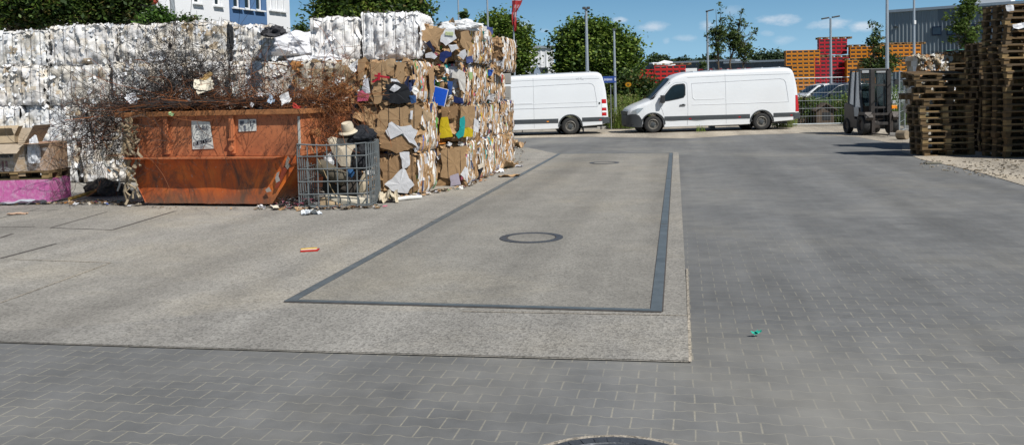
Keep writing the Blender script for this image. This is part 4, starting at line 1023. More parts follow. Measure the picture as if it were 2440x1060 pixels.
for i in range(260):
    t = R(); q = G(680 + 60 * t, 497 - 6 * R()) + Vector((random.gauss(0, .1), random.gauss(0, .12), abs(random.gauss(0, .06)) + .01)); strand(mb, q, 0, 6, .03, .4, .005, random.choice(DK + [(.3, .08, .12), (.4, .4, .4)]), .4)
o = mb.build('netting_heap', M['tangle']); tag(o, 'flat heap of dark netting scrap between skip and cage', 'netting', None, 'stuff')
# dark rubbish between pallet and skip
blob('dark_rubbish', G(238, 470) + Vector((0, .3, .1)), .27, (.075, .068, .06), 'scrap', 'dark rubbish bundle on the ground left of the skip', 'rubbish', (1.4, .8, .7), .6, 41)
mb = MB(); a, b = G(166, 482), G(228, 470); mb.tube([a + Vector((0, 0, .06)), b + Vector((0, 0, .12))], .035, 8, (.30, .20, .06)); o = mb.build('printed_tube', M['scrap']); tag(o, 'slim yellow and brown tube lying left of the skip', 'tube')

# ------------------------------------------------------------------ pallet
BD = [(.19, .125, .062), (.15, .10, .055), (.13, .095, .06), (.36, .25, .12), (.085, .062, .04), (.17, .115, .06)]
PL, PW, PH = 1.26, .85, .155
def pallet(warm=1.0):
    o = empty('wooden_pallet'); s = PH / .144
    mb = MB()
    for k, (yc, wv) in enumerate([(-.35, .145), (-.18, .1), (0, .145), (.18, .1), (.35, .145)]):
        mb.box((0, yc * 1.0, PH - .011), (PL, wv, .022), jit(random.choice(BD), .12))
    mb.build('deck_boards', M['wood'], o)
    mb = MB()
    for xc in (-.555, 0, .555): mb.box((xc, 0, PH - .034), (.145, PW, .022), jit(random.choice(BD), .12))
    mb.build('cross_boards', M['wood'], o)
    for xc in (-.555, 0, .555):
        for yc in (-.352, 0, .352):
            mb = MB(); mb.box((xc, yc, .0235 + (PH - .045 - .0235) / 2), (.14, .14 if yc == 0 else .105, PH - .045 - .0235 - .001), jit(random.choice(BD), .2)); mb.build('block', M['wood'], o)
    for yc in (-.352, 0, .352):
        mb = MB(); mb.box((0, yc, .0115), (PL, .14 if yc == 0 else .1, .022), jit(random.choice(BD), .15)); mb.build('runner', M['wood'], o)
    return o
protos = [pallet() for _ in range(5)]
first = [True] * 5
def put_pallet(loc, rz, label, group, tx=0, ty=0):
    k = random.randrange(5); p = protos[k]
    if not first[k]: p = copy_tree(p)
    first[k] = False
    p.location = loc; p.rotation_euler = (tx, ty, rz); tag(p, label, 'pallet', group); return p

# left load: pink wrapped cartons, pallet, boxes
pc = G(112, 488); lz = rad(2)
cpx = V(112, 340, pc.y); 
L0 = Vector((pc.x - .62, pc.y + .48, 0))
hp = .43
mb = MB()
def pinkbox(u, v, f):
    pass
for i in range(3):
    for j in range(2):
            mb.box((-.41 + i * .41, -.2 + j * .42, hp / 2), (.405, .415, hp - .02), jit((.50, .12, .33), .06))
o = mb.build('wrapped_pink_cartons', M['card'], None, (L0.x, L0.y, .03), lz); o2 = o
tag(o, 'layer of pink cartons wrapped in clear film under the left pallet', 'carton stack')
mb = MB()
for zz in (.12, .3): 
    for k in range(6): mb.box((-.5 + k * .17, -.405, zz + U(-.02, .02)), (.03, .004, .06), (.20, .03, .12))
mb.build('printing', M['scrap'], o)
M['clearfilm'] = None
def clearfilm():
    t = NT('stretch_film'); t.b.inputs['Base Color'].default_value = (.85, .86, .9, 1); n1 = t.noise(7, 5, .7, dist=1.5)
    t.b.inputs['Roughness'].default_value = .25
    al = t.ramp(n1, [(.45, .02), (.66, .30)]); t.l(al, t.b.inputs['Alpha']); t.bump(t.noise(18, 4, .7, dist=2), 1.0, .03); return t.m
M['clearfilm'] = clearfilm()
def wrap(w, d, h, z, parent, name='stretch_film', am=.02):
    mb = MB(); per = 2 * (w + d); N = 64
    def P(u, v):
        s = u * per % per
        if s < w: x, y, n = s - w / 2, -d / 2, (0, -1)
        elif s < w + d: x, y, n = w / 2, s - w - d / 2, (1, 0)
        elif s < 2 * w + d: x, y, n = w / 2 - (s - w - d), d / 2, (0, 1)
        else: x, y, n = -w / 2, d / 2 - (s - 2 * w - d), (-1, 0)
        q = Vector((x, y, z + v * h)); a = am * (.6 + noise.noise(q * 4) + .5 * noise.noise(q * 13)); return q + Vector((n[0], n[1], 0)) * a
    mb.grid(P, N, 12); o = mb.build(name, M['clearfilm'], parent, smooth=80); return o
wrap(1.27, .87, hp, .0, o2, am=.02)
put_pallet((L0.x, L0.y, hp + .02), lz, 'yellowish wooden pallet carrying open cardboard boxes on the pink cartons', None)
zb = hp + .02 + PH + .004
def carton(loc, w, d, h, col, label, rz=0, flaps=(60, 60, 60, 60), th=.006, stripe=None):
    o = empty('cardboard_box', loc, rz, label, 'box'); mb = MB()
    mb.box((0, -d / 2, h / 2), (w, th, h), jit(col)); mb.box((0, d / 2, h / 2), (w, th, h), jit(col)); mb.box((-w / 2, 0, h / 2), (th, d - th, h), jit(col)); mb.box((w / 2, 0, h / 2), (th, d - th, h), jit(col)); mb.box((0, 0, th / 2), (w - th, d - th, th), jit(col))
    mb.build('box_body', M['card'], o)
    for k, a in enumerate(flaps):
        if a is None: continue
        mb = MB(); L = w if k % 2 == 0 else d; D = d if k % 2 == 0 else w; fl = D * .45; a = rad(a)
        P = [(-L / 2, 0), (L / 2, 0), (L / 2 - .01, fl), (-L / 2 + .01, fl)]
        def tr(p, e):
            x, s = p; y = -(D / 2) - s * math.cos(a) ; z = h + s * math.sin(a) + e
            q = Vector((x, y, z)); return Matrix.Rotation(k * math.pi / 2, 3, 'Z') @ q
        vs = [tr(p, 0) for p in P] + [tr(p, -.006) for p in P]
        mb.add(vs, [(0, 1, 2, 3), (7, 6, 5, 4), (0, 4, 5, 1), (1, 5, 6, 2), (2, 6, 7, 3), (3, 7, 4, 0)], jit(col, .1)); mb.build('flap', M['card'], o)
    return o
CB = (.44, .33, .21)
b1 = carton((L0.x - .22, L0.y - .06, zb), .84, .62, .50, (.40, .33, .25), 'large open cardboard box with dark inside on the left pallet', 0, (-35, 60, 72, 20))
mb = MB(); mb.box((.05, -.318, .36), (.36, .005, .22), (.05, .05, .045)); mb.build('cut_opening', M['card'], b1)
mb = MB(); mb.box((.33, -.325, .20), (.20, .012, .58), (.42, .31, .20)); mb.build('corner_board', M['card'], b1)
mb = MB(); mb.box((-.33, -.32, .30), (.085, .006, .12), (.62, .58, .42)); mb.box((-.33, -.3235, .34), (.085, .003, .03), (.6, .48, .06)); mb.build('paper_label', M['scrap'], b1)
mb = MB()
for xx in (-.26, -.20, -.12, -.04, .02, .09): mb.box((xx, -.3185, .10), (.035, .004, .19), (.20, .10, .10))
mb.build('printed_stripes', M['card'], b1)
b2 = carton((L0.x + .42, L0.y + .02, zb), .42, .60, .50, (.40, .27, .18), 'closed brown cardboard box at the right of the left pallet under film', 0, (-2 + 180 - 178, None, None, None))
mb = MB(); mb.box((0, 0, .502), (.42, .6, .006), (.42, .30, .2)); mb.box((0, 0, .507), (.06, .6, .003), (.55, .25, .22)); mb.build('lid', M['card'], b2)
b3 = carton((L0.x - .42, L0.y + .12, zb + .505), .40, .40, .14, (.47, .37, .25), 'small open box on top of the large box at the left edge', .3, (50, 65, 70, 30))
blob('clear_film_bundle', (L0.x + .36, L0.y - .33, zb + .30), .18, (.66, .68, .72), 'film', 'bundle of clear film hanging down the side of the brown box', 'plastic film', (.6, .45, 1.5), .5, 51)
wf = wrap(1.24, .84, .42, 0, None); wf.location = (L0.x, L0.y, hp + .03 + PH); tag(wf, 'stretch film wrapped round the boxes on the left pallet', 'plastic film')
crumpled_sheet('plastic_film_scrap', 60, 487, .9, .25, .09, (.42, .45, .50), 'crumpled dirty film on the ground before the pink cartons', 'plastic scrap', 0, 'film', 55)
random.seed(33)
# ------------------------------------------------------------------ vehicles
def interp(tab, x):
    if x <= tab[0][0]: return tab[0][1]
    for (a, b), (c, d) in zip(tab, tab[1:]):
        if x <= c: return b + (d - b) * (x - a) / (c - a)
    return tab[-1][1]
class Loft:
    """vehicle shell lofted along x; +y is the right side, -y faces the camera"""
    def __init__(s, zt, zb, hw, tum, arches, crown=.05, cr=.14):
        s.zt, s.zb, s.hw, s.tum, s.ar, s.crown, s.cr = zt, zb, hw, tum, arches, crown, cr
    def top(s, x): return interp(s.zt, x)
    def bot(s, x):
        z = interp(s.zb, x)
        for cx, cz, r in s.ar:
            if abs(x - cx) < r: z = max(z, cz + math.sqrt(r * r - (x - cx) ** 2))
        return z
    def half(s, x, z): return interp(s.hw, x) * interp(s.tum, z)
    def side(s, x, z, sg=-1, e=.0): return Vector((x, sg * (s.half(x, z) + e), z))
    def shell(s, xs, mat, parent, name='body', dents=None):
        mb = MB(); rings = []; K = 12
        for x in xs:
            zb, zt = s.bot(x), s.top(x); cr = min(s.cr, max(.01, (zt - zb) * .4)); ring = []
            for sg in (-1, 1):
                pts = [(0.0, zb), (s.half(x, zb) - .03, zb)]
                for k in range(K + 1):
                    z = zb + .02 + (zt - cr - zb - .02) * k / K
                    y = s.half(x, z)
                    if dents: y -= dents(x, z) 
                    pts.append((y, z))
                yb = s.half(x, zt - cr)
                for k in (1, 2, 3): 
                    a = k / 4 * math.pi / 2; pts.append((yb - cr * (1 - math.cos(a)), zt - cr + cr * math.sin(a)))
                y3 = yb - cr
                pts += [(y3, zt), (y3 * .5, zt + s.crown * .75), (0, zt + s.crown)]
                if sg == 1: pts = pts[::-1][1:]
                else: pass
                ring += [(x, sg * y, z) for y, z in pts]
            rings.append(ring)
        n = len(rings[0]); b = 0
        for r in rings: mb.v += r
        for i in range(len(rings) - 1):
            for k in range(n - 1):
                mb.f.append([i * n + k, (i + 1) * n + k, (i + 1) * n + k + 1, i * n + k + 1]); mb.c.append((1, 1, 1)); mb.m.append(0)
        for i in (0, len(rings) - 1):
            f = [i * n + k for k in range(n)]; mb.f.append(f if i == 0 else f[::-1]); mb.c.append((1, 1, 1)); mb.m.append(0)
        return mb.build(name, mat, parent, smooth=38)
    def patch(s, poly, mat, parent, name, e=.008, sg=-1, th=0, nu=None):
        mb = MB(); k = len(poly)
        P = [s.side(x, z, sg, e) for x, z in poly]
        c = sum(P, Vector()) / k; cx = sum(p[0] for p in poly) / k; cz = sum(p[1] for p in poly) / k; c = s.side(cx, cz, sg, e)
        fs = [[0, 1 + i, 1 + (i + 1) % k] for i in range(k)]
        if sg == 1: fs = [f[::-1] for f in fs]
        mb.add([c] + P, fs)
        Q = [s.side(x, z, sg, -.02) for x, z in poly]
        mb.add(P + Q, [[i, (i + 1) % k, k + (i + 1) % k, k + i] for i in range(k)])
        return mb.build(name, mat, parent)
    def band(s, top, bot, x0, x1, mat, parent, name, e=.012, sg=-1, n=40):
        mb = MB(); N = max(2, int((x1 - x0) / .12)); b = []
        for i in range(N + 1):
            x = x0 + (x1 - x0) * i / N; zb = max(interp(bot, x), s.bot(x) + .0); zt = max(interp(top, x), zb + .001)
            b += [s.side(x, zb, sg, -.01), s.side(x, zb, sg, e), s.side(x, (zb + zt) / 2, sg, e), s.side(x, zt, sg, e), s.side(x, zt, sg, -.01)]
        fs = []
        for i in range(N):
            for k in range(4): fs.append([i * 5 + k, (i + 1) * 5 + k, (i + 1) * 5 + k + 1, i * 5 + k + 1])
        mb.add(b, fs); return mb.build(name, mat, parent)
    def line(s, pts, mat, parent, name, e=.003, r=.006, sg=-1):
        mb = MB(); P = []
        for (a, b), (c, d) in zip(pts, pts[1:]):
            n = max(1, int(math.hypot(c - a, d - b) / .15))
            for i in range(n): P.append(s.side(a + (c - a) * i / n, b + (d - b) * i / n, sg, e))
        P.append(s.side(pts[-1][0], pts[-1][1], sg, e)); mb.tube(P, r, 4); return mb.build(name, mat, parent)
def wheel(parent, x, y, r, sg, wdt=.23, name='wheel', steel=True):
    o = empty(name, (x, y, r)); o.parent = parent; s = sg
    mb = MB(); hw_ = wdt / 2
    mb.lathe([(r * .60, s * hw_ * .9), (r * .66, s * hw_), (r * .92, s * hw_), (r * .985, s * hw_ * .8), (r, s * hw_ * .4), (r, -s * hw_ * .4), (r * .985, -s * hw_ * .8), (r * .9, -s * hw_), (r * .6, -s * hw_ * .9)], 36, 'Y')
    mb.build('tyre', M['rubber'], o, smooth=50)
    mb = MB(); mb.lathe([(r * .61, s * hw_ * .92), (r * .57, s * hw_ * .97), (r * .53, s * hw_ * .7), (r * .44, s * hw_ * .35), (r * .34, s * hw_ * .55), (r * .30, s * hw_ * .50), (.0, s * hw_ * .50)], 30, 'Y'); mb.build('rim', M['rim'], o, smooth=30)
    mb = MB(); mb.lathe([(r * .26, s * hw_ * .5), (r * .25, s * hw_ * .78), (r * .1, s * hw_ * .85), (0, s * hw_ * .85)], 20, 'Y')
    for k in range(5):
        a = k * 2 * math.pi / 5; mb.lathe([(.016, s * hw_ * .5), (.016, s * hw_ * .66), (0, s * hw_ * .66)], 8, 'Y', (r * .33 * math.cos(a), 0, r * .33 * math.sin(a)))
    mb.build('hub_cap', M['dark'], o)
    return o
M['bumper'] = plain('bumper_plastic', (.030, .034, .038), .6, 0, .15)
M['vandirty'] = plain('dusty_white_paint', (.62, .62, .61), .45, 0, .15, 3, coat=.1)
def make_van(name, new, label, rearlamp='new'):
    v = empty(name, (0, 0, 0), 0, label, 'van')
    zt = [(0, .62), (.01, .84), (.05, 1.0), (.16, 1.10), (.40, 1.22), (.88, 1.40), (1.0, 1.47), (1.35, 1.84), (1.66, 2.14), (1.84, 2.33), (2.05, 2.45), (2.40, 2.57), (2.75, 2.60), (4.2, 2.65), (5.8, 2.70), (6.85, 2.72), (7.0, 2.70), (7.10, 2.63), (7.16, 2.50), (7.22, 2.25), (7.28, 1.9), (7.33, 1.3), (7.36, .7), (7.365, .55)]
    zb = [(0, .48), (.03, .32), (.12, .27), (.6, .25), (1.4, .23), (5.0, .26), (5.6, .30), (7.1, .40), (7.36, .50)]
    hw = [(0, .55), (.03, .70), (.12, .84), (.35, .95), (.7, 1.0), (1.2, 1.01), (6.9, 1.01), (7.15, .99), (7.30, .95), (7.365, .93)]
    tum = [(.2, .985), (.6, 1.0), (.9, 1.0), (1.3, .985), (1.9, .955), (2.35, .91), (2.75, .87)]
    F0, R0, WR_ = 1.04, 5.72, .372
    L = Loft(zt, zb, hw, tum, [(F0, WR_ * .98, .475), (R0, WR_ * .98, .475)], crown=.05, cr=.16)
    xs = sorted(set([0, .01, .03, .05, .08, .12, .16, .25, .35, .4] + [.5 + .06 * i for i in range(20)] + [1.7 + .2 * i for i in range(18)] + [5.2 + .045 * i for i in range(24)] + [6.35 + .15 * i for i in range(5)] + [7.0, 7.05, 7.10, 7.13, 7.16, 7.19, 7.22, 7.25, 7.28, 7.30, 7.33, 7.345, 7.36, 7.365]))
    def dent(x, z):
        if not new: return 0
        d = 0
        for cx, cz, rx, rz_, a in ((2.15, .88, .35, .18, .03), (2.9, .42, .5, .08, .03), (4.4, .40, .35, .07, .025), (1.7, .45, .35, .08, .03), (2.0, .55, .25, .1, .02)):
            q = ((x - cx) / rx) ** 2 + ((z - cz) / rz_) ** 2
            if q < 1: d += a * (1 - q) ** 2
        return d
    L.shell(xs, M['van'], v, 'body', dent)
    mb = MB()
    for cx in (F0, R0):
        mb.lathe([(.48, -.86), (.48, .86)], 24, 'Y', (cx, 0, WR_)); 
    mb.box((3.6, 0, .32), (6.6, 1.5, .12)); mb.box((3.6, 0, .42), (6.9, 1.86, .05)); mb.build('underbody', M['black'], v)
    for x in (F0, R0):
        for sg in (-1, 1): wheel(v, x, sg * .88, WR_, sg)
    for sg in (-1, 1):
        L.band([(0, .70), (1.5, .705), (7.0, .72)], [(0, .52), (1.5, .52), (7.0, .53)], 1.52, 5.2, M['dark'], v, 'side_trim', sg=sg)
        L.band([(0, .70), (1.5, .705), (7.0, .74)], [(0, .52), (1.5, .52), (7.0, .56)], 6.22, 7.18, M['dark'], v, 'side_trim', sg=sg)
        # arch lips
        for cx in (F0, R0):
            mb = MB(); P = []
            for k in range(19):
                a = math.pi * k / 18; x = cx + .50 * math.cos(a); z = WR_ + .50 * math.sin(a)
                P.append(L.side(x, max(z, L.bot(x)), sg, .006))
            mb.tube(P, .03, 5); mb.build('wheel_arch', M['dark'], v)
        # side window and door
        W = [(1.36, 1.34), (1.48, 1.55), (1.80, 1.95), (1.92, 2.05), (2.05, 2.10), (2.36, 2.13), (2.43, 2.09), (2.45, 1.95), (2.44, 1.62), (2.36, 1.50), (2.1, 1.44), (1.7, 1.37)]
        wd = L.patch(W, M['black'], v, 'side_window', .006, sg)
        cxm = sum(a for a, b in W) / 12; czm = sum(b for a, b in W) / 12
        L.patch([(cxm + (a - cxm) * .90, czm + (b - czm) * .88) for a, b in W], M['glass'], wd, 'pane', .012, sg)
        L.line([(1.30, 1.30), (1.45, 1.58), (1.82, 2.06), (2.02, 2.17), (2.42, 2.19), (2.52, 2.12), (2.53, 1.0), (2.50, .30)], M['seam'], v, 'door_gap', sg=sg, r=.005)
        L.line([(1.30, 1.30), (1.44, .95), (1.50, .75)], M['seam'], v, 'door_gap', sg=sg, r=.005)
        L.line([(4.17, 2.52), (4.17, .32)], M['seam'], v, 'panel_gap', sg=sg, r=.004)
        L.line([(2.55, 2.38), (4.2, 2.42), (7.0, 2.44)], M['seam'], v, 'roof_gutter', sg=sg, r=.006)
        # pressed panel outlines
        T = [(2.72, 2.12), (6.55, 2.24), (6.70, 2.20), (6.78, 2.08), (6.86, 1.5), (6.88, 1.25)]
        L.line(T, M['crease'], v, 'panel_crease', sg=sg, r=.010)
        L.line([(2.72, 2.12), (2.74, 1.5), (2.84, 1.40), (4.12, 1.42)], M['van'], v, 'panel_crease', sg=sg, r=.012)
        L.line([(2.7, 1.18), (4.2, 1.19), (6.9, 1.22)], M['van' if new else 'crease'], v, 'panel_crease', sg=sg, r=.012)
        if not new: L.line([(2.7, 1.36), (4.2, 1.38), (6.9, 1.42)], M['van'], v, 'panel_crease', sg=sg, r=.010)
        mb = MB(); p = L.side(2.30, 1.18, sg, .02); mb.box(p, (.24, .04, .045)); mb.box(p + Vector((.03, 0, .02)), (.10, .03, .06)); mb.build('door_handle', M['black'], v)
        for xx, zz in ((2.62, .58), (4.75, .60), (7.0, .62)):
            mb = MB(); mb.box(L.side(xx, zz, sg, .014), (.09, .01, .04)); mb.build('side_marker', M['orange'] if xx < 7 and not new else M['redlamp'], v)
        # mirror
        mr = MB(); p = L.side(1.42, 1.42, sg, .14); mr.box(p + Vector((0, sg * .02, .05)), (.16, .22, .33)); mr.box(L.side(1.46, 1.33, sg, .04), (.12, .18, .07)); mr.build('wing_mirror', M['black'], v, bevel=.02)
        # head and tail lamps
        L.patch([(.13, .88), (.17, .98), (.40, 1.08), (.64, 1.10), (.50, .95), (.36, .83), (.2, .84)], M['clear'], v, 'headlight', .012, sg)
        if new:
            L.patch([(7.20, 1.50), (7.30, 1.50), (7.335, 1.05), (7.345, .78), (7.19, .78)], M['redlamp'], v, 'tail_light', .012, sg)
        else:
            for k, (z0, z1, mm) in enumerate(((1.34, 1.52, 'redlamp'), (1.15, 1.33, 'white'), (1.02, 1.14, 'redlamp'), (.94, 1.01, 'white'), (.80, .93, 'redlamp'))):
                L.patch([(7.08, z1), (7.27, z1), (7.28, z0), (7.08, z0)], M[mm], v, 'tail_light', .014, sg)
        # bumper corners
        L.band([(7.0, .60), (7.1, .72), (7.4, .74)], [(6.9, .42), (7.4, .46)], 7.10, 7.36, M['dark'], v, 'rear_bumper', sg=sg, e=.02)
    LB = Loft([(-.03, .70), (0, .80), (.12, .84), (.30, .85), (.45, .78), (.55, .62), (.60, .5)], [(-.03, .36), (.05, .26), (.6, .24)], [(-.03, .50), (0, .62), (.03, .74), (.12, .87), (.35, .975), (.7, 1.02)], [(.2, 1), (3, 1)], [(F0, WR_ * .98, .475)], crown=0, cr=.03)
    LB.shell([-.03, 0, .03, .06, .10, .15, .2, .3, .4, .45, .5, .55, .575, .59], M['bumper'], v, 'front_bumper')
    mb = MB(); mb.box((.0, 0, .88), (.10, 1.16, .16)); mb.build('grille', M['black'], v, bevel=.02)
    mb = MB(); mb.box((7.38, 0, .58), (.09, 1.8, .28)); mb.build('rear_bumper', M['dark'], v, bevel=.03)
    mb = MB()   # windscreen on the slope
    def WS(u, vv):
        x = 1.00 + .84 * vv; y = (u - .5) * 2 * (L.half(x, L.top(x)) - .20); return Vector((x - .012, y, L.top(x) + .012 + .05 * (1 - (2 * u - 1) ** 2)))
    mb.grid(WS, 10, 8); mb.build('windscreen', M['glass'], v, smooth=60)
    for sg in (-1, 1):
        mb = MB(); P = [];
        mb.add([L.side(.92, 1.405, sg, -.12) + Vector((0, 0, .02)), L.side(1.06, 1.44, sg, -.02) + Vector((0, 0, .03)), L.side(1.82, 2.20, sg, .004), L.side(1.72, 2.16, sg, -.07) + Vector((0, 0, .02))], [(0, 1, 2, 3), (3, 2, 1, 0)]); mb.build('windscreen_edge', M['black'], v)
    mb = MB()   # soft roof ribs
    for i in range(6): mb.box((2.9 + .75 * i, 0, interp(zt, 2.9 + .75 * i) + .052), (.05, 1.2, .015))
    mb.build('roof_rib', M['van'], v)
    if not new:
        mb = MB(); 
        for k, (a, b, c) in enumerate(((6.02, 6.07, .07), (6.09, 6.13, .10), (6.20, 6.24, .10), (6.25, 6.33, .03))): mb.box(L.side((a + b) / 2, 2.40 + c / 2, -1, .005), (b - a, .006, c))
        mb.build('faded_lettering', M['crease'], v)
        mb = MB(); mb.box((6.28, -.86, .28), (.03, .24, .34)); mb.build('mudflap', M['black'], v)
        mb = MB(); mb.box(L.side(6.98, 1.36, -1, .015), (.06, .03, .07)); mb.build('door_lock', M['black'], v)
    return v, L
def place_vehicle(v, fw_px, rw_px, wb_f, wb_r, yside):
    a, b = G(*fw_px), G(*rw_px); d = (b - a).normalized(); rz = math.atan2(d.y, d.x); 
    m = (a + b) / 2; loc = m - Matrix.Rotation(rz, 3, 'Z') @ Vector(((wb_f + wb_r) / 2, yside, 0)); v.location = (loc.x, loc.y, 0.0); v.rotation_euler = (0, 0, rz)
van2, L2 = make_van('panel_van', True, 'white panel van with nose to the left and dented sill, parked right')
van1, L1 = make_van('panel_van', False, 'white panel van half hidden by the cardboard bales, parked left')
def placev(v, x0, y0, rz, wx):
    q = Matrix.Rotation(rz, 3, 'Z') @ Vector((wx, -1.0, 0)); v.location = (x0 - q.x, y0 - q.y, 0); v.rotation_euler = (0, 0, rz)
van1.scale = (1, 1, .965); van2.scale = (1, 1, .965)
g = G(1557, 317); placev(van2, g.x, g.y, rad(3.5), 1.04)
g = G(1360, 321); placev(van1, g.x, g.y, rad(3.5), 5.72)

# ------------------------------------------------------------------ forklift
def forklift():
    f = empty('forklift', (0, 0, 0), 0, 'grey cab forklift with lowered forks parked before the wire fence', 'forklift')
    GR = plain('forklift_grey', (.04, .043, .047), .5, .1, .3, 5); OG = plain('forklift_brown', (.040, .031, .026), .55, 0, .45, 5); LG = plain('forklift_pale', (.36, .38, .39), .5, 0, .2, 4)
    W = .58
    mb = MB(); mb.prism([(-1.05, .22), (-1.05, 1.0), (-.9, 1.12), (-.2, 1.0), (-.15, .55), (.5, .5), (.62, .38), (.62, .22)], -W, W, ax='Y')
    # prism profile is (along y of truck, z): swap so that the truck faces -y
    mb.v = [(x[1], -x[0], x[2]) for x in mb.v]; mb.build('chassis', OG, f, bevel=.03)
    mb = MB(); mb.box((0, .98, .68), (1.12, .36, .85)); mb.build('counterweight', GR, f, bevel=.08)
    # cab pillars and roof; truck faces -y
    for sx in (-1, 1):
        for P_, r_ in (([(sx * .52, -.42, .55), (sx * .55, -.30, 1.3), (sx * .50, -.12, 2.24)], .045), ([(sx * .54, .72, 1.0), (sx * .54, .68, 1.6), (sx * .50, .60, 2.24)], .045), ([(sx * .56, .22, 1.0), (sx * .55, .2, 1.6), (sx * .51, .18, 2.24)], .025)):
            mb = MB(); mb.tube(P_, r_, 6); mb.build('cab_pillar', M['dark'], f)
    mb = MB(); mb.box((0, .24, 2.27), (1.08, .82, .07)); mb.build('cab_roof', M['dark'], f, bevel=.02)
    mb = MB(); mb.box((-.26, -.165, 2.19), (.36, .05, .09)); mb.build('roof_lamp', LG, f, bevel=.01)
    mb = MB(); mb.box((.28, -.165, 2.19), (.36, .05, .09)); mb.build('roof_lamp', LG, f, bevel=.01)
    for sx in (-1, 1):
        mb = MB(); mb.add([(sx * .545, -.28, .95), (sx * .545, .68, .95), (sx * .50, .58, 2.2), (sx * .50, -.1, 2.2), (sx * .53, -.28, .95), (sx * .53, .68, .95), (sx * .49, .58, 2.2), (sx * .49, -.1, 2.2)], [(0, 1, 2, 3), (7, 6, 5, 4), (0, 4, 5, 1), (1, 5, 6, 2), (2, 6, 7, 3), (3, 7, 4, 0)]); mb.build('side_pane', M['paleglass'], f)
        mb = MB(); mb.box((sx * .56, .25, .80), (.03, .86, .34)); mb.build('side_panel', LG, f, bevel=.01)
    mb = MB(); mb.add([(-.47, -.36, 1.0), (.47, -.36, 1.0), (.46, -.15, 2.15), (-.46, -.15, 2.15)], [(0, 1, 2, 3), (3, 2, 1, 0)]); mb.build('front_pane', M['lightglass'], f)
    mb = MB(); mb.box((0, .45, .95), (.50, .46, .14)); mb.box((0, .66, 1.28), (.46, .12, .60)); mb.build('seat', M['black'], f, bevel=.03)
    mb = MB(); P = [(.16 * math.cos(k * .5236), -.02 + .05 * math.sin(k * .5236), 1.32 + .14 * math.sin(k * .5236)) for k in range(13)]; mb.tube(P, .014, 5); mb.tube([(0, -.02, 1.3), (0, -.2, .95)], .03, 6); mb.build('steering_wheel', M['black'], f)
    # mast
    MX = .0
    for sx in (-1, 1):
        mb = MB(); mb.box((MX + sx * .32, -.68, 1.17), (.11, .16, 2.20)); mb.box((MX + sx * .25, -.70, 1.15), (.05, .12, 2.1)); mb.build('mast_upright', M['mast'], f, bevel=.008)
        mb = MB(); mb.tube([(MX + sx * .19, -.62, .25), (MX + sx * .19, -.62, 1.9)], .028, 8); mb.build('lift_cylinder', M['dark'], f)
        mb = MB(); mb.tube([(MX + sx * .12, -.70, .35), (MX + sx * .12, -.70, 2.1)], .012, 5); mb.build('chain', M['black'], f)
    for zz in (2.24, 1.72, .95):
        mb = MB(); mb.box((MX, -.66, zz), (.62, .10, .07)); mb.build('mast_crossbar', M['mast'], f)
    mb = MB(); mb.box((MX, -.80, .72), (1.02, .05, .08)); mb.box((MX, -.80, .40), (1.02, .05, .10)); mb.box((MX - .48, -.79, .56), (.05, .04, .38)); mb.box((MX + .48, -.79, .56), (.05, .04, .38)); mb.build('fork_carriage', M['mast'], f, bevel=.006)
    for sx in (-1, 1):
        mb = MB(); mb.prism([(-.83, .76), (-.87, .76), (-.875, .10), (-.92, .075), (-1.9, .055), (-1.9, .045), (-.83, .04)], sx * .33 + MX - .06, sx * .33 + MX + .06, ax='X'); mb.build('fork', OG, f)
    mb = MB(); mb.box((.60, -.50, .95), (.20, .10, .12)); mb.build('indicator', M['orange'], f, bevel=.01)
    mb = MB(); mb.box((.60, -.48, 1.12), (.12, .08, .12)); mb.build('work_lamp', LG, f, bevel=.01)
    mb = MB(); mb.tube([(.52, -.35, 1.9), (.66, -.48, 1.85)], .012, 5); mb.box((.70, -.50, 1.82), (.14, .03, .18)); mb.build('rear_mirror', M['black'], f)
    for sx in (-1, 1):
        mb = MB(); mb.prism([(-.95, .62), (-.80, .80), (-.35, .80), (-.2, .60), (-.2, .52), (-.35, .70), (-.78, .70), (-.9, .52)], sx * .50 - .13, sx * .50 + .13, ax='X'); mb.build('mudguard', OG, f)
        for (yy, r, nmw) in ((-.50, .34, .26), (.82, .28, .2)):
            o = empty('wheel', (sx * .52, yy, r)); o.parent = f
            mb = MB(); mb.lathe([(r * .55, sx * nmw / 2 * .9), (r * .6, sx * nmw / 2), (r * .93, sx * nmw / 2), (r, sx * nmw / 2 * .6), (r, -sx * nmw / 2 * .6), (r * .9, -sx * nmw / 2), (r * .5, -sx * nmw / 2)], 28, 'X'); mb.build('tyre', M['rubber'], o, smooth=50)
            mb = MB(); mb.lathe([(r * .57, sx * nmw / 2 * .95), (r * .5, sx * nmw / 2 * .5), (r * .2, sx * nmw / 2 * .6), (0, sx * nmw / 2 * .6)], 24, 'X'); mb.build('rim', OG, o, smooth=40)
    return f
def tglass(name, c, al):
    t = NT(name); t.b.inputs['Base Color'].default_value = (*c, 1); t.b.inputs['Alpha'].default_value = al; t.b.inputs['Roughness'].default_value = .08; return t.m
M['lightglass'] = tglass('tinted_cab_glass', (.03, .05, .055), .72)
M['paleglass'] = tglass('pale_cab_pane', (.62, .65, .67), .88)
M['mast'] = plain('mast_steel', (.040, .036, .034), .6, .3, .4, 8)
fk = forklift(); g = G(2092, 323); fk.location = (g.x + .18, g.y + 1.0, 0); fk.rotation_euler = (0, 0, rad(1)); fk.scale = (.98, 1.06, 1.04)

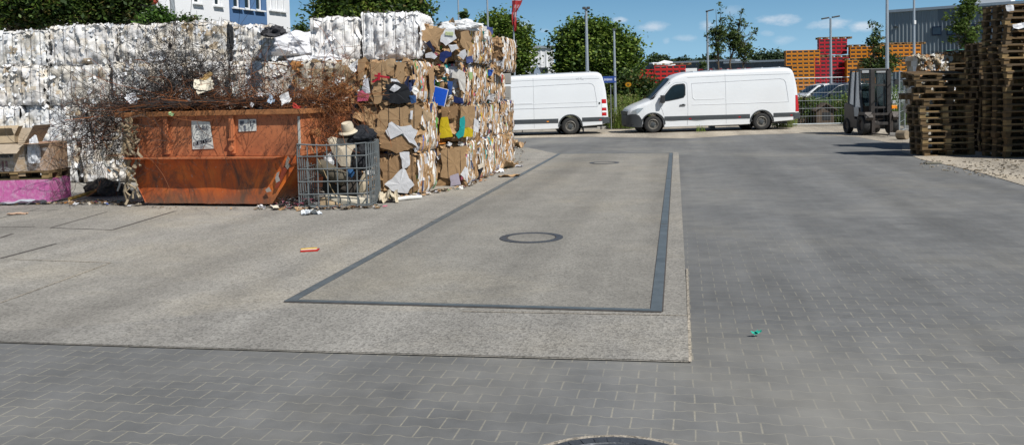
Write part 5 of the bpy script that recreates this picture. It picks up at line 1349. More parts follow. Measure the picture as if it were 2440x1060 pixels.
# ------------------------------------------------------------------ pallet stacks
def stack(px, n, rz, base, group, desc, seed, drift=(0, 0), amp=.02, start=0, shifts={}, tops={}):
    random.seed(seed); x, y = base
    for i in range(n):
        jx, jy = U(-amp, amp), U(-amp, amp)
        sx, sy, sr = shifts.get(i, (0, 0, 0))
        c = Vector((x + drift[0] * i + jx + sx, y + drift[1] * i + jy + sy, PH * (i + start) + .002 * i))
        num = ORD[i + 1 + start]
        lab = '%s pallet from the ground in %s' % (num, desc) if i < n - 1 else 'topmost pallet of %s' % desc
        tl = tops.get(i, 0); c.z += tl * .4
        put_pallet(c, rz + U(-.03, .03) + sr, lab, group, tx=tl)
# stack A: near corner at G(2202,373)
def base_from_corner(c, rz, long_first=True):
    q = Matrix.Rotation(rz, 3, 'Z') @ Vector((PL / 2, PW / 2, 0)); return (c.x + q.x, c.y + q.y)
RA = rad(-2)
ga = G(2204, 373); stack(0, 13, RA, base_from_corner(ga, RA), 'pallets of the low leaning stack', 'the low leaning stack beside the forklift', 61, drift=(-.018, .004), amp=.035, shifts={0: (.03, .1, 0), 9: (-.14, .02, .05), 10: (.18, -.05, .02), 8: (.15, 0, 0)}, tops={11: .05, 12: .10})
gb = G(2262, 352); stack(0, 15, RA, base_from_corner(gb, RA), 'pallets of the shaded middle stack', 'the shaded middle stack behind', 62, amp=.03)
gc = G(2335, 362); stack(0, 18, RA, base_from_corner(gc, RA), 'pallets of the stack left of the tallest', 'the stack left of the tallest one', 63, amp=.03)
gd = G(2398, 377); stack(0, 23, rad(10), base_from_corner(gd, rad(10)), 'pallets of the tallest stack', 'the tallest stack at the right edge', 64, amp=.025, drift=(.0, 0), shifts={3: (-.05, 0, 0), 14: (-.08, 0, 0), 15: (-.08, 0, 0), 16: (-.10, 0, 0)})
# unseen pallet stacks added outside the picture to cast shade on these
random.seed(70)
bx = base_from_corner(gd, rad(10))
stack(0, 22, rad(10), (bx[0] + 1.35, bx[1] + .15), 'pallets of the added unseen stack beyond the right edge', 'the added unseen stack beyond the right edge', 65)
stack(0, 20, rad(8), (bx[0] + 1.0, bx[1] - 1.45), 'pallets of the added unseen front stack beyond the right edge', 'the added unseen front stack beyond the right edge', 66)
# cardboard / film bale lying on pallets behind
gq = V(2258, 200, 24.6)
bale('mixed_bale', 'grey and white film bale between the pallet stacks', None, (gq.x, gq.y, 0), .05, .85, .8, .85, .95, 'tan', 'mix', nscrap=500, amp=.09, seed=701)
bale('mixed_bale', 'white and grey torn film bale on top behind the leaning stack', None, (gq.x + .02, gq.y, 0), .0, .85, .8, .78, 1.82, 'tan', 'mix', nscrap=700, amp=.10, seed=702)
gq2 = V(2340, 200, 24.9)
bale('cardboard_bale', 'flat cardboard bale under a green sheet behind the shaded stack', None, (gq2.x, gq2.y, 0), .0, 1.1, 1.0, .80, 1.86, 'card', 'strata', nscrap=90, amp=.04, seed=703)
mb = MB(); q0, q1 = V(2268, 121, 24.4), V(2342, 114, 24.4); mb.grid(lambda u, v: Vector((q0.x + (q1.x - q0.x) * u, q0.y + .9 * v, 2.70 + .02 * noise.noise(Vector((u * 5, v * 4, 0))) + .05 * u)), 14, 8, (.12, .38, .30)); o = mb.build('green_tarpaulin', M['scrap']); tag(o, 'pale green plastic sheet spread on top of the flat cardboard bale', 'sheet')
random.seed(71)
paper('plastic_wrap', 2292, 181, 0, .1, W1, 'unused', mat='film') if False else None
mb = MB(); crumple(mb, Vector((0, 0, 0)), (-.3, -1, .3), .30, W1, (1, 0, .1), .5, .45); o = mb.build('white_wrap', M['film'], None, V(2432, 62, gd.y - .05)); tag(o, 'white film scrap caught in the side of the tallest pallet stack', 'plastic scrap')
mb = MB(); crumple(mb, Vector((0, 0, 0)), (-.3, -1, .1), .16, W1, (1, 0, 0), .2, .9); o = mb.build('paper_label', M['scrap'], None, V(2407, 20, gd.y - .03)); tag(o, 'white label on the top corner block of the tallest pallet stack', 'label')
# flat board on the gravel
mb = MB(); g = G(2222, 390); mb.box((0, 0, .012), (.36, .16, .02), (.20, .19, .15)); o = mb.build('wooden_board', M['wood'], None, (g.x, g.y, .002), .1); tag(o, 'small dark board lying on the sandy edge before the pallets', 'board')
# round timber by the fence foot
mb = MB(); mb.lathe([(0, 0), (.14, 0), (.15, .02), (.15, .34), (.13, .36), (0, .36)], 18, 'Y', col=(.30, .24, .17)); g = G(2162, 333); o = mb.build('log_roll', M['wood'], None, (g.x, g.y, .15), .5); tag(o, 'short pale log lying at the foot of the leaning pallet stack', 'log')

# ------------------------------------------------------------------ mesh fence panels
def fence(a, b, h, label, foot=True, z0=.12):
    a = Vector(a); b = Vector(b); d = b - a; Ln = d.length; rz = math.atan2(d.y, d.x)
    o = empty('mesh_fence_panel', a, rz, label, 'fence panel', 'site fence panels')
    mb = MB()
    mb.tube([(0, 0, 0), (0, 0, h)], .022, 6); mb.tube([(Ln, 0, 0), (Ln, 0, h)], .022, 6); mb.tube([(0, 0, z0), (Ln, 0, z0)], .022, 6); mb.tube([(0, 0, h - .03), (Ln, 0, h - .03)], .022, 6); mb.build('frame', M['galv'], o)
    mb = MB(); n = int(Ln / .12)
    for i in range(1, n): mb.tube([(Ln * i / n, 0, z0), (Ln * i / n, 0, h - .03)], .0022, 3, cap=False)
    for k in range(1, 6): mb.tube([(0, .0, z0 + (h - z0) * k / 6), (Ln, 0, z0 + (h - z0) * k / 6)], .008, 4, cap=False)
    mb.build('mesh', M['galv'], o)
    for xx in (0, Ln):
        mb = MB(); mb.box((xx, 0, .06), (.22, .62, .12)); mb.build('foot', M['conc_block'], o, bevel=.02)
    return o
fa, fb = G(1880, 303), G(2032, 300); fence(fa, fb, V(1880, 186, fa.y).z, 'galvanised mesh fence panel between the right van and the forklift')
fc = G(2143, 325); fd = fc + Vector((1.35, 2.6, 0)); fence(fc, fd, V(2143, 169, fc.y).z, 'galvanised mesh fence panel seen end on behind the forklift')
fence(fa - Vector((3.4, -.35, 0)), fa + Vector((-.06, .1, 0)), V(1880, 186, fa.y).z, 'galvanised mesh fence panel standing behind the right van')
random.seed(44)
# ------------------------------------------------------------------ foliage
GRN = [(.10, .17, .025), (.13, .21, .03), (.07, .13, .02), (.17, .25, .04), (.22, .29, .05), (.05, .09, .02)]
def tree(name, label, base, trunk_h, blobs, n, leaf=.16, cols=GRN, trunk_r=.16, cat='tree', group=None, clump=.45, hollow=.55, bare=0, per=26):
    o = empty(name, base, 0, label, cat, group)
    mb = MB(); base = Vector(base)
    top = Vector((0, 0, trunk_h)); zmax = max(b[0][2] for b in blobs)
    cen = sum((Vector(b[0]) for b in blobs), Vector()) / len(blobs)
    P = [Vector((0, 0, -.05)), Vector((U(-.05, .05), 0, trunk_h * .5)), Vector((U(-.08, .08), U(-.05, .05), trunk_h)), Vector((cen.x * .6, cen.y * .5, (trunk_h + zmax) / 2)), Vector((cen.x, cen.y, zmax))]
    mb.tube(P, [trunk_r * 1.15, trunk_r * .95, trunk_r * .8, trunk_r * .5, trunk_r * .12], 8)
    for c, r in blobs:
        for k in range(3):
            c2 = Vector(c) + Vector((U(-.6, .6) * r[0], U(-.6, .6) * r[1], U(-.3, .6) * r[2]))
            s = P[2].lerp(P[3], R()); m1 = s.lerp(c2, .5) + Vector((0, 0, -.1)); mb.tube([s, m1, c2], [trunk_r * .35, trunk_r * .2, trunk_r * .06], 5)
    mb.build('trunk', M['bark'], o)
    mb = MB(); vol = [r[0] * r[1] * r[2] for c, r in blobs]; tv = sum(vol) ; K = n // per
    for (c, r), vv in zip(blobs, vol):
        kk = max(3, int(K * (vv / tv) ** .9))
        for i in range(kk):
            d = Vector((random.gauss(0, 1), random.gauss(0, 1), random.gauss(0, 1))).normalized()
            q = hollow + (1.03 - hollow) * R() ** .6
            if bare and R() < bare: continue
            q *= 1 + .34 * noise.noise(Vector((d.x * 2.2 + c[0], d.y * 2.2, d.z * 2.2)))
            cc = Vector(c) + Vector((d.x * r[0] * q, d.y * r[1] * q, d.z * r[2] * q)); col = random.choice(cols); cl = clump * U(.6, 1.3)
            for j in range(per):
                p = cc + Vector((random.gauss(0, .42) * cl, random.gauss(0, .42) * cl, random.gauss(0, .30) * cl))
                nn = Vector((random.gauss(0, .6), random.gauss(0, .6), .8 + random.gauss(0, .4))).normalized(); t = nn.orthogonal().normalized(); t = Matrix.Rotation(U(0, 6.28), 3, nn) @ t; b = nn.cross(t); s = leaf * U(.6, 1.3) / 2
                mb.add([p - t * s, p - b * s * .6, p + t * s, p + b * s * .6], [(0, 1, 2, 3)], jit(col, .25))
    mb.build('crown', M['leaf'], o); return o
def at(px, py, Y, base):  # crown blob centre relative to base from pixel and depth
    p = V(px, py, Y); return (p.x - base[0], p.y - base[1], p.z - base[2])
def ptree(name, label, px, Y, blobs, n, th=None, **k):
    b = V(px, 240, Y); base = (b.x, b.y, 0.0); s = Y / F
    bl = []
    for (x, y, rx, ry) in blobs:
        c = at(x, y, Y, base); bl.append(((c[0], c[1] + U(-.1, .1) * rx * s, c[2]), (rx * s, rx * s * .9, ry * s)))
    return tree(name, label, base, th or (min(b_[0][2] for b_ in bl) * .8), bl, n, **k)
DG = [(.035, .07, .016), (.05, .095, .02), (.075, .125, .028), (.10, .155, .03), (.028, .055, .014), (.14, .12, .035)]
ptree('broadleaf_tree', 'dark green broadleaf tree overhanging the left end of the white wall', 60, 25, [(20, -10, 90, 70), (90, 0, 80, 62), (60, -60, 110, 60), (-60, 0, 80, 60), (130, 22, 50, 38)], 30000, leaf=.15, cols=DG + GRN[:3], trunk_r=.22, clump=.5)
ptree('broadleaf_tree', 'dark shadowy tree between the left tree and the white house', 250, 26, [(235, -5, 75, 58), (290, 5, 50, 52), (200, -50, 90, 50), (265, 45, 45, 26), (300, -40, 45, 50)], 21000, leaf=.15, cols=DG, trunk_r=.2, clump=.5)
BR = [(.07, .15, .02), (.10, .20, .03), (.05, .11, .018), (.13, .22, .05)]
ptree('garden_shrub', 'bright green shrub above the white wall left of the drainpipe', 372, 24, [(360, 50, 26, 18), (395, 52, 24, 14), (378, 32, 14, 12), (345, 62, 20, 12), (410, 60, 20, 8)], 3200, leaf=.10, cols=BR, trunk_r=.04, cat='shrub', clump=.22)
ptree('garden_shrub', 'sparse small shrub in front of the white house wall', 450, 24, [(445, 52, 24, 12), (437, 34, 5, 10), (462, 50, 12, 12), (425, 60, 16, 8), (490, 52, 3, 8), (504, 58, 3, 6)], 900, leaf=.08, cols=BR + DG, trunk_r=.03, cat='shrub', clump=.16, per=10)
ptree('broadleaf_tree', 'large green tree behind the bright white top bales', 880, 42, [(800, 5, 42, 38), (860, -20, 60, 48), (930, -5, 58, 45), (980, 25, 36, 30), (900, 35, 90, 24), (770, 50, 20, 36), (1000, 42, 22, 18), (755, 80, 14, 30)], 25500, leaf=.22, cols=DG + GRN, trunk_r=.3, clump=.75)
ptree('conifer_bush', 'small dark rounded conifer right of the white house', 714, 40, [(714, 80, 12, 16), (714, 95, 15, 16), (714, 68, 7, 9)], 1800, leaf=.14, cols=DG, trunk_r=.08, cat='conifer', clump=.3)
ptree('broadleaf_tree', 'round green tree behind the flagpole', 1210, 58, [(1185, 75, 42, 36), (1214, 95, 40, 40), (1198, 130, 52, 46), (1236, 140, 26, 40), (1165, 110, 30, 50), (1190, 55, 22, 18)], 19500, leaf=.25, trunk_r=.28, clump=.9)
ptree('broadleaf_tree', 'wide green tree behind the gap between the vans', 1420, 56, [(1358, 98, 30, 26), (1402, 88, 46, 32), (1448, 98, 42, 32), (1480, 125, 38, 34), (1354, 132, 26, 34), (1415, 145, 72, 44), (1492, 158, 32, 26), (1390, 66, 24, 14), (1345, 166, 20, 16)], 30000, leaf=.25, trunk_r=.3, clump=.9)
ptree('hedge_bush', 'dark bush below the wide tree beside the red crates', 1530, 46, [(1500, 205, 32, 28), (1530, 228, 30, 30), (1480, 230, 30, 32), (1545, 205, 14, 18), (1570, 240, 20, 22)], 7000, leaf=.2, cols=DG, trunk_r=.1, cat='bush', clump=.6)
ptree('hedge_bush', 'low dark hedge behind the left van rear', 1340, 50, [(1300, 225, 50, 28), (1380, 222, 50, 30), (1440, 222, 40, 32)], 6000, leaf=.22, cols=DG, trunk_r=.1, cat='hedge', clump=.6)
# saplings with visible gaps
SG = [(.10, .15, .04), (.07, .12, .03), (.14, .19, .06), (.05, .08, .025)]
ptree('young_tree', 'slender young tree right of the lamp post with a whip-like top', 1715, 44, [(1712, 82, 20, 26), (1720, 62, 8, 22), (1718, 22, 3.5, 20), (1702, 60, 4, 16), (1696, 92, 6, 8), (1685, 85, 5, 6), (1710, 108, 16, 14), (1708, 124, 12, 8)], 930, leaf=.15, cols=SG, trunk_r=.05, clump=.22, per=9, hollow=.1, group='young street trees')
ptree('young_tree', 'young tree with two pointed leaders and a side branch to the right', 1742, 45, [(1745, 90, 26, 26), (1742, 60, 8, 16), (1738, 35, 3.5, 12), (1768, 55, 10, 14), (1766, 25, 4.5, 14), (1760, 110, 22, 18), (1778, 60, 7, 8), (1797, 80, 9, 5), (1805, 73, 5, 5), (1790, 95, 4, 4)], 1612, leaf=.15, cols=SG, trunk_r=.055, clump=.22, per=9, hollow=.1, group='young street trees')
ptree('young_tree', 'low young tree just right of the two-leader one', 1768, 46, [(1775, 108, 16, 18), (1770, 128, 18, 12), (1785, 120, 10, 14), (1780, 145, 8, 8)], 620, leaf=.15, cols=SG, trunk_r=.045, clump=.22, per=9, hollow=.1, group='young street trees')
ptree('young_tree', 'tiny young tree before the grey shed left of the lamp post', 1676, 50, [(1676, 156, 9, 9)], 136, leaf=.15, cols=SG, trunk_r=.03, clump=.2, per=9, hollow=.1)
ptree('young_tree', 'dark young tree in front of the yellow crates behind the forklift', 2082, 44, [(2085, 92, 20, 20), (2079, 52, 6, 14), (2088, 70, 10, 12), (2095, 120, 24, 20), (2070, 100, 12, 10), (2120, 148, 34, 22), (2065, 150, 20, 12), (2090, 165, 30, 20)], 2232, leaf=.15, cols=DG + SG, trunk_r=.05, clump=.28, per=12, hollow=.1)
ptree('young_tree', 'young yellow-green tree before the corrugated hall', 2300, 34, [(2300, 25, 26, 22), (2290, 60, 24, 22), (2315, 85, 22, 18), (2300, 100, 18, 14), (2265, 40, 10, 6), (2335, 62, 12, 6), (2280, 75, 14, 12), (2310, 5, 18, 14), (2340, 30, 10, 4), (2270, 92, 12, 8), (2310, 118, 12, 8)], 1612, leaf=.15, cols=[(.10, .16, .03), (.13, .19, .04), (.07, .12, .02), (.045, .08, .016)], trunk_r=.05, clump=.22, per=10, hollow=.1)
ptree('young_tree', 'leafy twig tip above the cardboard top bale between two flagpoles', 1106, 22, [(1107, 40, 4, 10), (1104, 33, 3, 3)], 99, leaf=.15, cols=SG, trunk_r=.015, clump=.10, per=8, hollow=.1)
# far treeline: single trees
FT = [(.05, .085, .04), (.06, .10, .045), (.04, .07, .035), (.075, .115, .05)]
for k, (x, y, rx, ry, lab) in enumerate([(1567, 143, 24, 14, 'far rounded treetop beyond the left end of the grey shed'), (1605, 150, 10, 6, 'far thin treetop with gaps over the grey shed'), (1632, 148, 10, 7, 'far small treetop over the middle of the grey shed roof'), (1672, 150, 20, 10, 'far treetop behind the lamp post foot'),
        (1700, 142, 14, 10, 'far treetop just right of the lamp post'), (1802, 140, 20, 16, 'far dark tree right of the young trees'), (1832, 138, 22, 15, 'far dark tree in the middle of the right treeline'), (1862, 142, 18, 14, 'far dark tree next to the yellow crates'), (1745, 148, 20, 10, 'far tree behind the trunks of the young trees')]):
    ptree('distant_tree', lab, x, 190, [(x, y + 4, rx, ry), (x - rx * .5, y + 8, rx * .6, ry * .8), (x + rx * .5, y + 7, rx * .7, ry * .8)], 1400, leaf=.75, cols=FT, trunk_r=.3, clump=1.6, per=14, group='far trees on the horizon')
tk = MB()
for i in range(2600):
    x = U(-190, 150); y = 215 + U(-8, 14); h = 7 + 4 * noise.noise(Vector((x * .05, 0, 2))) + U(-3, 1.5)
    p = Vector((x, y, max(.5, h * R() ** .5)))
    for j in range(5):
        q = p + Vector((random.gauss(0, 1.2), random.gauss(0, 1), random.gauss(0, .9))); n = Vector((random.gauss(0, 1), -1, .8)).normalized(); t = n.orthogonal().normalized() * U(.5, 1.1); b = n.cross(t)
        tk.add([q - t, q - b, q + t, q + b], [(0, 1, 2, 3)], jit(random.choice(FT), .3))
o = tk.build('far_wood', M['leaf']); tag(o, 'low far-off wood along the horizon', 'wood', None, 'stuff')

# weeds (uncountable)
wd = MB()
def weeds(n, fn, h0, h1, cols, leafy=.5, lw=.05):
    for i in range(n):
        x, y, sc = fn(); h = U(h0, h1) * sc; col = random.choice(cols); z0 = .03
        lean = Vector((random.gauss(0, .12), random.gauss(0, .12), 1)) * h
        base = Vector((x, y, z0)); b = Vector((U(-1, 1), U(-.5, .5), 0)).normalized() * .008
        wd.add([base - b, base + b, base + lean + b * .3, base + lean - b * .3], [(0, 1, 2, 3)], jit(col, .2))
        for k in range(int(h / .09)):
            t = (k + R()) / max(1, int(h / .09)); p = base + lean * t; d = Vector((random.gauss(0, 1), random.gauss(0, 1), .5)).normalized() * U(.5, 1.2) * lw * 1.8; e = Vector((-d.y, d.x, U(-.3, .3) * d.length)).normalized() * lw * .4
            wd.add([p, p + d * .5 + e, p + d, p + d * .5 - e], [(0, 1, 2, 3)], jit(col, .3))
WG = [(.17, .25, .05), (.22, .30, .06), (.12, .19, .04), (.28, .32, .10), (.34, .31, .15)]
def reg(px0, px1, py, dmin, dmax):
    def f():
        g = G(U(px0, px1), py); dd = U(dmin, dmax); k = (g.y + dd) / g.y; return g.x * k, g.y + dd, 1.0
    return f
weeds(900, reg(1440, 1520, 306, .2, 3.0), .5, 1.6, WG, lw=.075); weeds(360, reg(1440, 1550, 306, 1.5, 7), .7, 1.9, WG[:3] + DG[:2], lw=.07); weeds(300, reg(1446, 1512, 308, .1, .8), .35, 1.1, WG, lw=.06); weeds(90, reg(1450, 1505, 308, -.05, .25), .12, .45, WG[:2] + [(.14, .22, .03)])
weeds(800, reg(1885, 2040, 300, 1.9, 6), .35, 1.35, WG[:3] + DG[:3], lw=.07); weeds(260, reg(1200, 1440, 306, 2.5, 8), .4, 1.2, WG[:3]); weeds(420, reg(2030, 2170, 303, .8, 7), .6, 1.9, WG[:3] + DG[:3], lw=.08)
weeds(160, lambda: (G(U(1835, 1882), 304).x, G(1850, 306).y + U(-.2, .4), 1.0), .15, .55, [(.17, .22, .05), (.22, .24, .08)], lw=.04)
weeds(50, lambda: (G(U(1655, 1680), 315).x, G(1668, 315.5).y + U(-.1, .1), 1.0), .06, .30, WG[:2], lw=.03)
weeds(500, reg(1540, 1880, 302, 2.2, 8), .3, 1.3, WG[:3] + DG[:2], lw=.07)
weeds(260, reg(1840, 1900, 303, .3, 1.2), .2, .7, WG, lw=.05)
o = wd.build('weeds', M['leaf']); tag(o, 'tall weeds and grass tufts on the verge behind the vans and fence', 'weeds', None, 'stuff')
ptree('garden_shrub', 'bushy green shrub behind the mesh fence left of the wooden hutch', 1925, 42.5, [(1915, 255, 26, 26), (1945, 262, 22, 22), (1905, 275, 20, 16)], 2200, leaf=.14, cols=WG[:3] + DG, trunk_r=.05, cat='shrub', clump=.35)
ptree('garden_shrub', 'bushy light green shrub behind the mesh fence right of the wooden hutch', 2005, 42.8, [(2008, 250, 20, 24), (1998, 270, 16, 20)], 1500, leaf=.14, cols=WG, trunk_r=.05, cat='shrub', clump=.35)

# ------------------------------------------------------------------ poles, lamps, flag, sign
def pole(name, label, cat, px0, py0, px1, py1, Y, r, extra=None, group=None, r2=None):
    a = V(px1, py1, Y); b = V(px0, py0, Y); o = empty(name, (a.x, a.y, 0), 0, label, cat, group)
    mb = MB(); top = b.z; dx = 0
    mb.tube([(0, 0, 0), (dx * .5, 0, top * .5), (dx, 0, top)], [r, r * .85, r2 or r * .6], 10); mb.build('pole', M['alu'], o, smooth=60)
    if extra: extra(o, Vector((dx, 0, top)))
    return o
def head1(o, t):
    mb = MB(); mb.box(t + Vector((0, 0, .02)), (.14, .2, .10)); mb.box(t + Vector((-.10, -.02, .08)), (.16, .16, .12)); mb.box(t + Vector((.10, -.02, .08)), (.16, .16, .12)); mb.build('lamp_head', M['dark'], o, bevel=.02)
def head2(o, t):
    mb = MB(); mb.box(t + Vector((.17, 0, .05)), (.42, .16, .07), M=Matrix.Rotation(-.2, 3, 'Y')); mb.box(t + Vector((-.02, 0, 0)), (.12, .10, .10)); mb.build('lamp_head', M['dark'], o, bevel=.02)
def head3(o, t):
    for s in (-1, 1):
        mb = MB(); mb.box(t + Vector((s * .32, 0, .04 + .04 * s)), (.46, .16, .09), M=Matrix.Rotation(-.15, 3, 'Y')); mb.build('lamp_head', M['dark'], o, bevel=.02)
pole('lamp_post', 'grey lamp post with small floodlights before the wide tree', 'lamp post', 1396, 24, 1400, 200, 43, .10, head1)
pole('camera_post', 'grey post with a small box on top right of the wide tree', 'post', 1462, 72, 1466, 230, 42.5, .07, lambda o, t: MB_box(o, t))if False else None
def headbox(o, t): mb = MB(); mb.box(t + Vector((0, 0, .03)), (.17, .14, .09)); mb.build('post_cap', M['dark'], o, bevel=.015)
pole('post', 'grey post with a small box on top right of the wide tree', 'post', 1462, 73, 1466, 230, 42.5, .075, headbox)
pole('lamp_post', 'slim lamp post with one lamp head left of the young trees', 'lamp post', 1684, 28, 1687, 200, 52, .085, head2)
pole('lamp_post', 'lamp post with two lamp heads in front of the red crates', 'lamp post', 1979, 44, 1980, 240, 54, .10, head3)
pole('flagpole', 'bare white flagpole left of the twig above the cardboard heap', 'flagpole', 1094, -90, 1097, 200, 47, .055, None, 'bare poles')
pole('flagpole', 'bare white flagpole before the round tree', 'flagpole', 1161, -90, 1166, 200, 47, .065, None, 'bare poles')
pole('mast_pole', 'thick tall pole rising behind the forklift mast', 'pole', 2114, -60, 2114, 240, 38, .085, None)
pole('mast_pole', 'tall thin pole with a small white box before the corrugated hall', 'pole', 2177, -60, 2178, 240, 40, .07, lambda o, t: None)
bp = V(2180, 54, 39.9); mb = MB(); mb.box((0, 0, 0), (.09, .07, .17)); o = mb.build('junction_box', M['white'], None, bp, bevel=.01); tag(o, 'small white box fixed to the tall thin pole', 'box')
def flagf(o, t):
    pass
fp = pole('flagpole', 'white flagpole carrying a red flag', 'flagpole', 1222, -30, 1227, 200, 45, .055)
mb = MB(); q = []
outl = [(-14, 1222, 1246), (2, 1220, 1245), (12, 1220, 1241), (20, 1220, 1236), (30, 1219.5, 1231), (42, 1219.5, 1230), (52, 1220, 1231), (60, 1221, 1231.5), (68, 1223, 1231), (75, 1225, 1229)]
N = len(outl); cols = {}
vs = []
for j, (y, xa, xb) in enumerate(outl):
    for i in range(7):
        x = xa + (xb - xa) * i / 6; p = V(x, y, 44.9 + .10 * math.sin(i * 1.6 + j * .9)); vs.append(p - Vector(fp.location))
for j in range(N - 1):
    for i in range(6):
        wv = (i + j * 1.3) % 6
        c = (.60, .60, .64) if j == 0 else ((.62, .55, .57) if (j in (2, 3, 4, 5) and 2 <= i <= 4 and (i + j) % 2 == 0) or (j in (4, 5) and i in (3,)) else (.50, .055, .06))
        mb.add([vs[j * 7 + i], vs[j * 7 + i + 1], vs[(j + 1) * 7 + i + 1], vs[(j + 1) * 7 + i]], [(0, 1, 2, 3)], c)
fo = mb.build('flag', M['cloth'], smooth=70); fo.location = fp.location; tag(fo, 'limp red flag with white markings hanging twisted from its pole', 'flag')
# street sign
a = V(1466, 199, 41.6); b = V(1440, 181, 41.6)
so = empty('street_sign', (V(1455, 199, 41.6).x, 41.6, 0), 0, 'small blue street sign with white lettering on a thin post', 'sign')
mb = MB(); mb.tube([(0, .03, 0), (0, .03, a.z - .05)], .02, 6); mb.build('post', M['galv'], so)
w_ = a.x - b.x + .12; mb = MB(); mb.box((-.06, 0, (a.z + b.z) / 2), (w_, .02, b.z - a.z - .06)); sb = mb.build('sign_board', plain('sign_blue', (.02, .06, .26), .5), so)
mb = MB()
for k in range(9): mb.box((-w_ / 2 + .03 + k * .043, -.013, (a.z + b.z) / 2), (.026, .004, .09 + .03 * (k in (0, 3))))
mb.box((w_ / 2 - .10, -.013, (a.z + b.z) / 2), (.05, .004, .16)); mb.build('lettering', plain('sign_white', (.6, .65, .75), .5), sb)
# concrete blocks at the end of the heap
for k, (y0, y1) in enumerate([(205, 240), (175, 201), (240, 290), (290, 345)]):
    c0 = V(1218, y1, 24.9); c1 = V(1218, y0, 24.9); mb = MB(); mb.box((0, 0, 0), (1.2, .6, c1.z - c0.z - .01)); o = mb.build('concrete_block', M['conc_block'], None, (c0.x - .6, 25.2, (c0.z + c1.z) / 2), bevel=.02)
    tag(o, ['grey concrete block at van roof height behind the far bales', 'topmost grey concrete block behind the far bales', 'third grey concrete block from the top behind the far bales', 'lowest grey concrete block behind the far bales'][k], 'concrete block', 'stacked concrete blocks')

# ------------------------------------------------------------------ white and blue house
n1 = V(475, 240, 40.0); n2 = V(688, 240, 46.0); hd = (n2 - n1); hd.z = 0; hd.normalize(); hn = Vector((hd.y, -hd.x, 0))
def hx(px):   # distance along the facade from its right corner for a pixel column
    q = onplane(px, 200, n2, hn); return (q - n2).dot(hd)
def hz(px, py): return onplane(px, py, n2, hn).z
rc = onplane(693, 100, n2, hn); HL = 26.0; HT = 11.5
ho = empty('office_house', (rc.x, rc.y, 0), math.atan2(hd.y, hd.x), 'white rendered house with a blue wall section above the white bales', 'house')
s0 = hx(693)
X = lambda px: hx(px) - s0
xb0, xb1 = X(549), X(636)
wins = [(466, 484, -22, 6), (516, 530, -22, 11)]
def wallseg(x0, x1, mat, name, proud, holes):
    # wall with real openings: build the strips around the windows
    mb = MB(); y = -proud
    cuts = sorted(set([x0, x1] + [h[0] for h in holes] + [h[1] for h in holes]))
    for a, b in zip(cuts, cuts[1:]):
        hs_ = sorted([(h[2], h[3]) for h in holes if h[0] <= a + 1e-6 and h[1] >= b - 1e-6]); z = 0
        for (za, zb_) in hs_: mb.box(((a + b) / 2, y + .15, (z + za) / 2), (b - a, .3, za - z)); z = zb_
        mb.box(((a + b) / 2, y + .15, (z + HT) / 2), (b - a, .3, HT - z))
    return mb.build(name, M[mat], ho)
zs1 = hz(475, 9); zh1 = zs1 + 1.35
H1 = [(X(466), X(481), zs1, zh1), (X(515), X(529), zs1, zh1), (X(400) - 3.2, X(400) - 1.2, zs1 - .1, zh1)]
H2 = [(X(557), X(572), zs1, zh1), (X(584), X(599), zs1, zh1), (X(611), X(625), zs1, zh1)]
H3 = [(X(646.5), X(652), hz(650, 25), hz(650, 25) + 1.1), (X(660), X(666), hz(650, 25), hz(650, 25) + 1.1), (X(674), X(679.5), hz(650, 25), hz(650, 25) + 1.1)]
lowH = (X(617), X(634), hz(625, 86) - 1.9, hz(625, 70))
wallseg(-HL, xb0, 'render_white', 'wall', 0, H1); wallseg(xb0, xb1, 'blue_wall', 'blue_wall', .06, H2 + [lowH]); wallseg(xb1, 0, 'render_white', 'wall', 0, H3)
mb = MB(); mb.box((-.15, 4.5, HT / 2), (.3, 8.7, HT)); mb.box((-HL / 2, 8.9, HT / 2), (HL, .3, HT)); mb.box((-HL + .15, 4.5, HT / 2), (.3, 8.4, HT)); mb.build('wall', M['render_white'], ho)
mb = MB(); mb.box((-HL / 2, 4.4, HT + .15), (HL + .8, 9.8, .3)); mb.build('roof', M['dark'], ho)
for (a, b, z0, z1) in H1 + H2 + H3 + [lowH]:
    pr = .06 if a > xb0 - .1 and a < xb1 else 0
    fo_ = MB(); fw_ = .07
    for bx_ in (((a + b) / 2, z0 + fw_ / 2, b - a, fw_), ((a + b) / 2, z1 - fw_ / 2, b - a, fw_), (a + fw_ / 2, (z0 + z1) / 2, fw_, z1 - z0 - 2 * fw_), (b - fw_ / 2, (z0 + z1) / 2, fw_, z1 - z0 - 2 * fw_)): fo_.box((bx_[0], .12 - pr, bx_[1]), (bx_[2], .08, bx_[3]))
    wo = fo_.build('window', M['white'], ho)
    mb = MB(); mb.box(((a + b) / 2, .14 - pr, (z0 + z1) / 2), (b - a - 2 * fw_, .03, z1 - z0 - 2 * fw_)); mb.build('pane', M['glass'], wo)
    mb = MB(); mb.box(((a + b) / 2, -.05 - pr, z0 - .04), (b - a + .24, .22, .07)); mb.build('sill', M['white'], wo)
for px in (410,):
    mb = MB(); mb.tube([(X(px), -.10, 2), (X(px), -.10, HT)], .09, 10); mb.build('drainpipe', M['galv'], ho)
aw = MB(); xx = X(575); aw.box(((X(560) + X(612)) / 2, -.35, hz(600, 0) + 2.2), (.1, .1, .1))
ac = empty('air_conditioner', (0, 0, 0), 0, 'white air conditioner unit with round fan on the house wall by the dark tree', 'air conditioner'); mb = MB(); mb.box((0, 0, 0), (.8, .34, .55)); mb.build('casing', M['white'], ac, bevel=.02); mb = MB(); mb.lathe([(.2, -.175), (.2, -.18), (.0, -.185)], 20, 'Y', (-.15, 0, 0)); mb.build('fan_grille', M['dark'], ac)
p = onplane(352, 20, n2 + hn * .22, hn); ac.location = p; ac.rotation_euler = (0, 0, math.atan2(hd.y, hd.x))
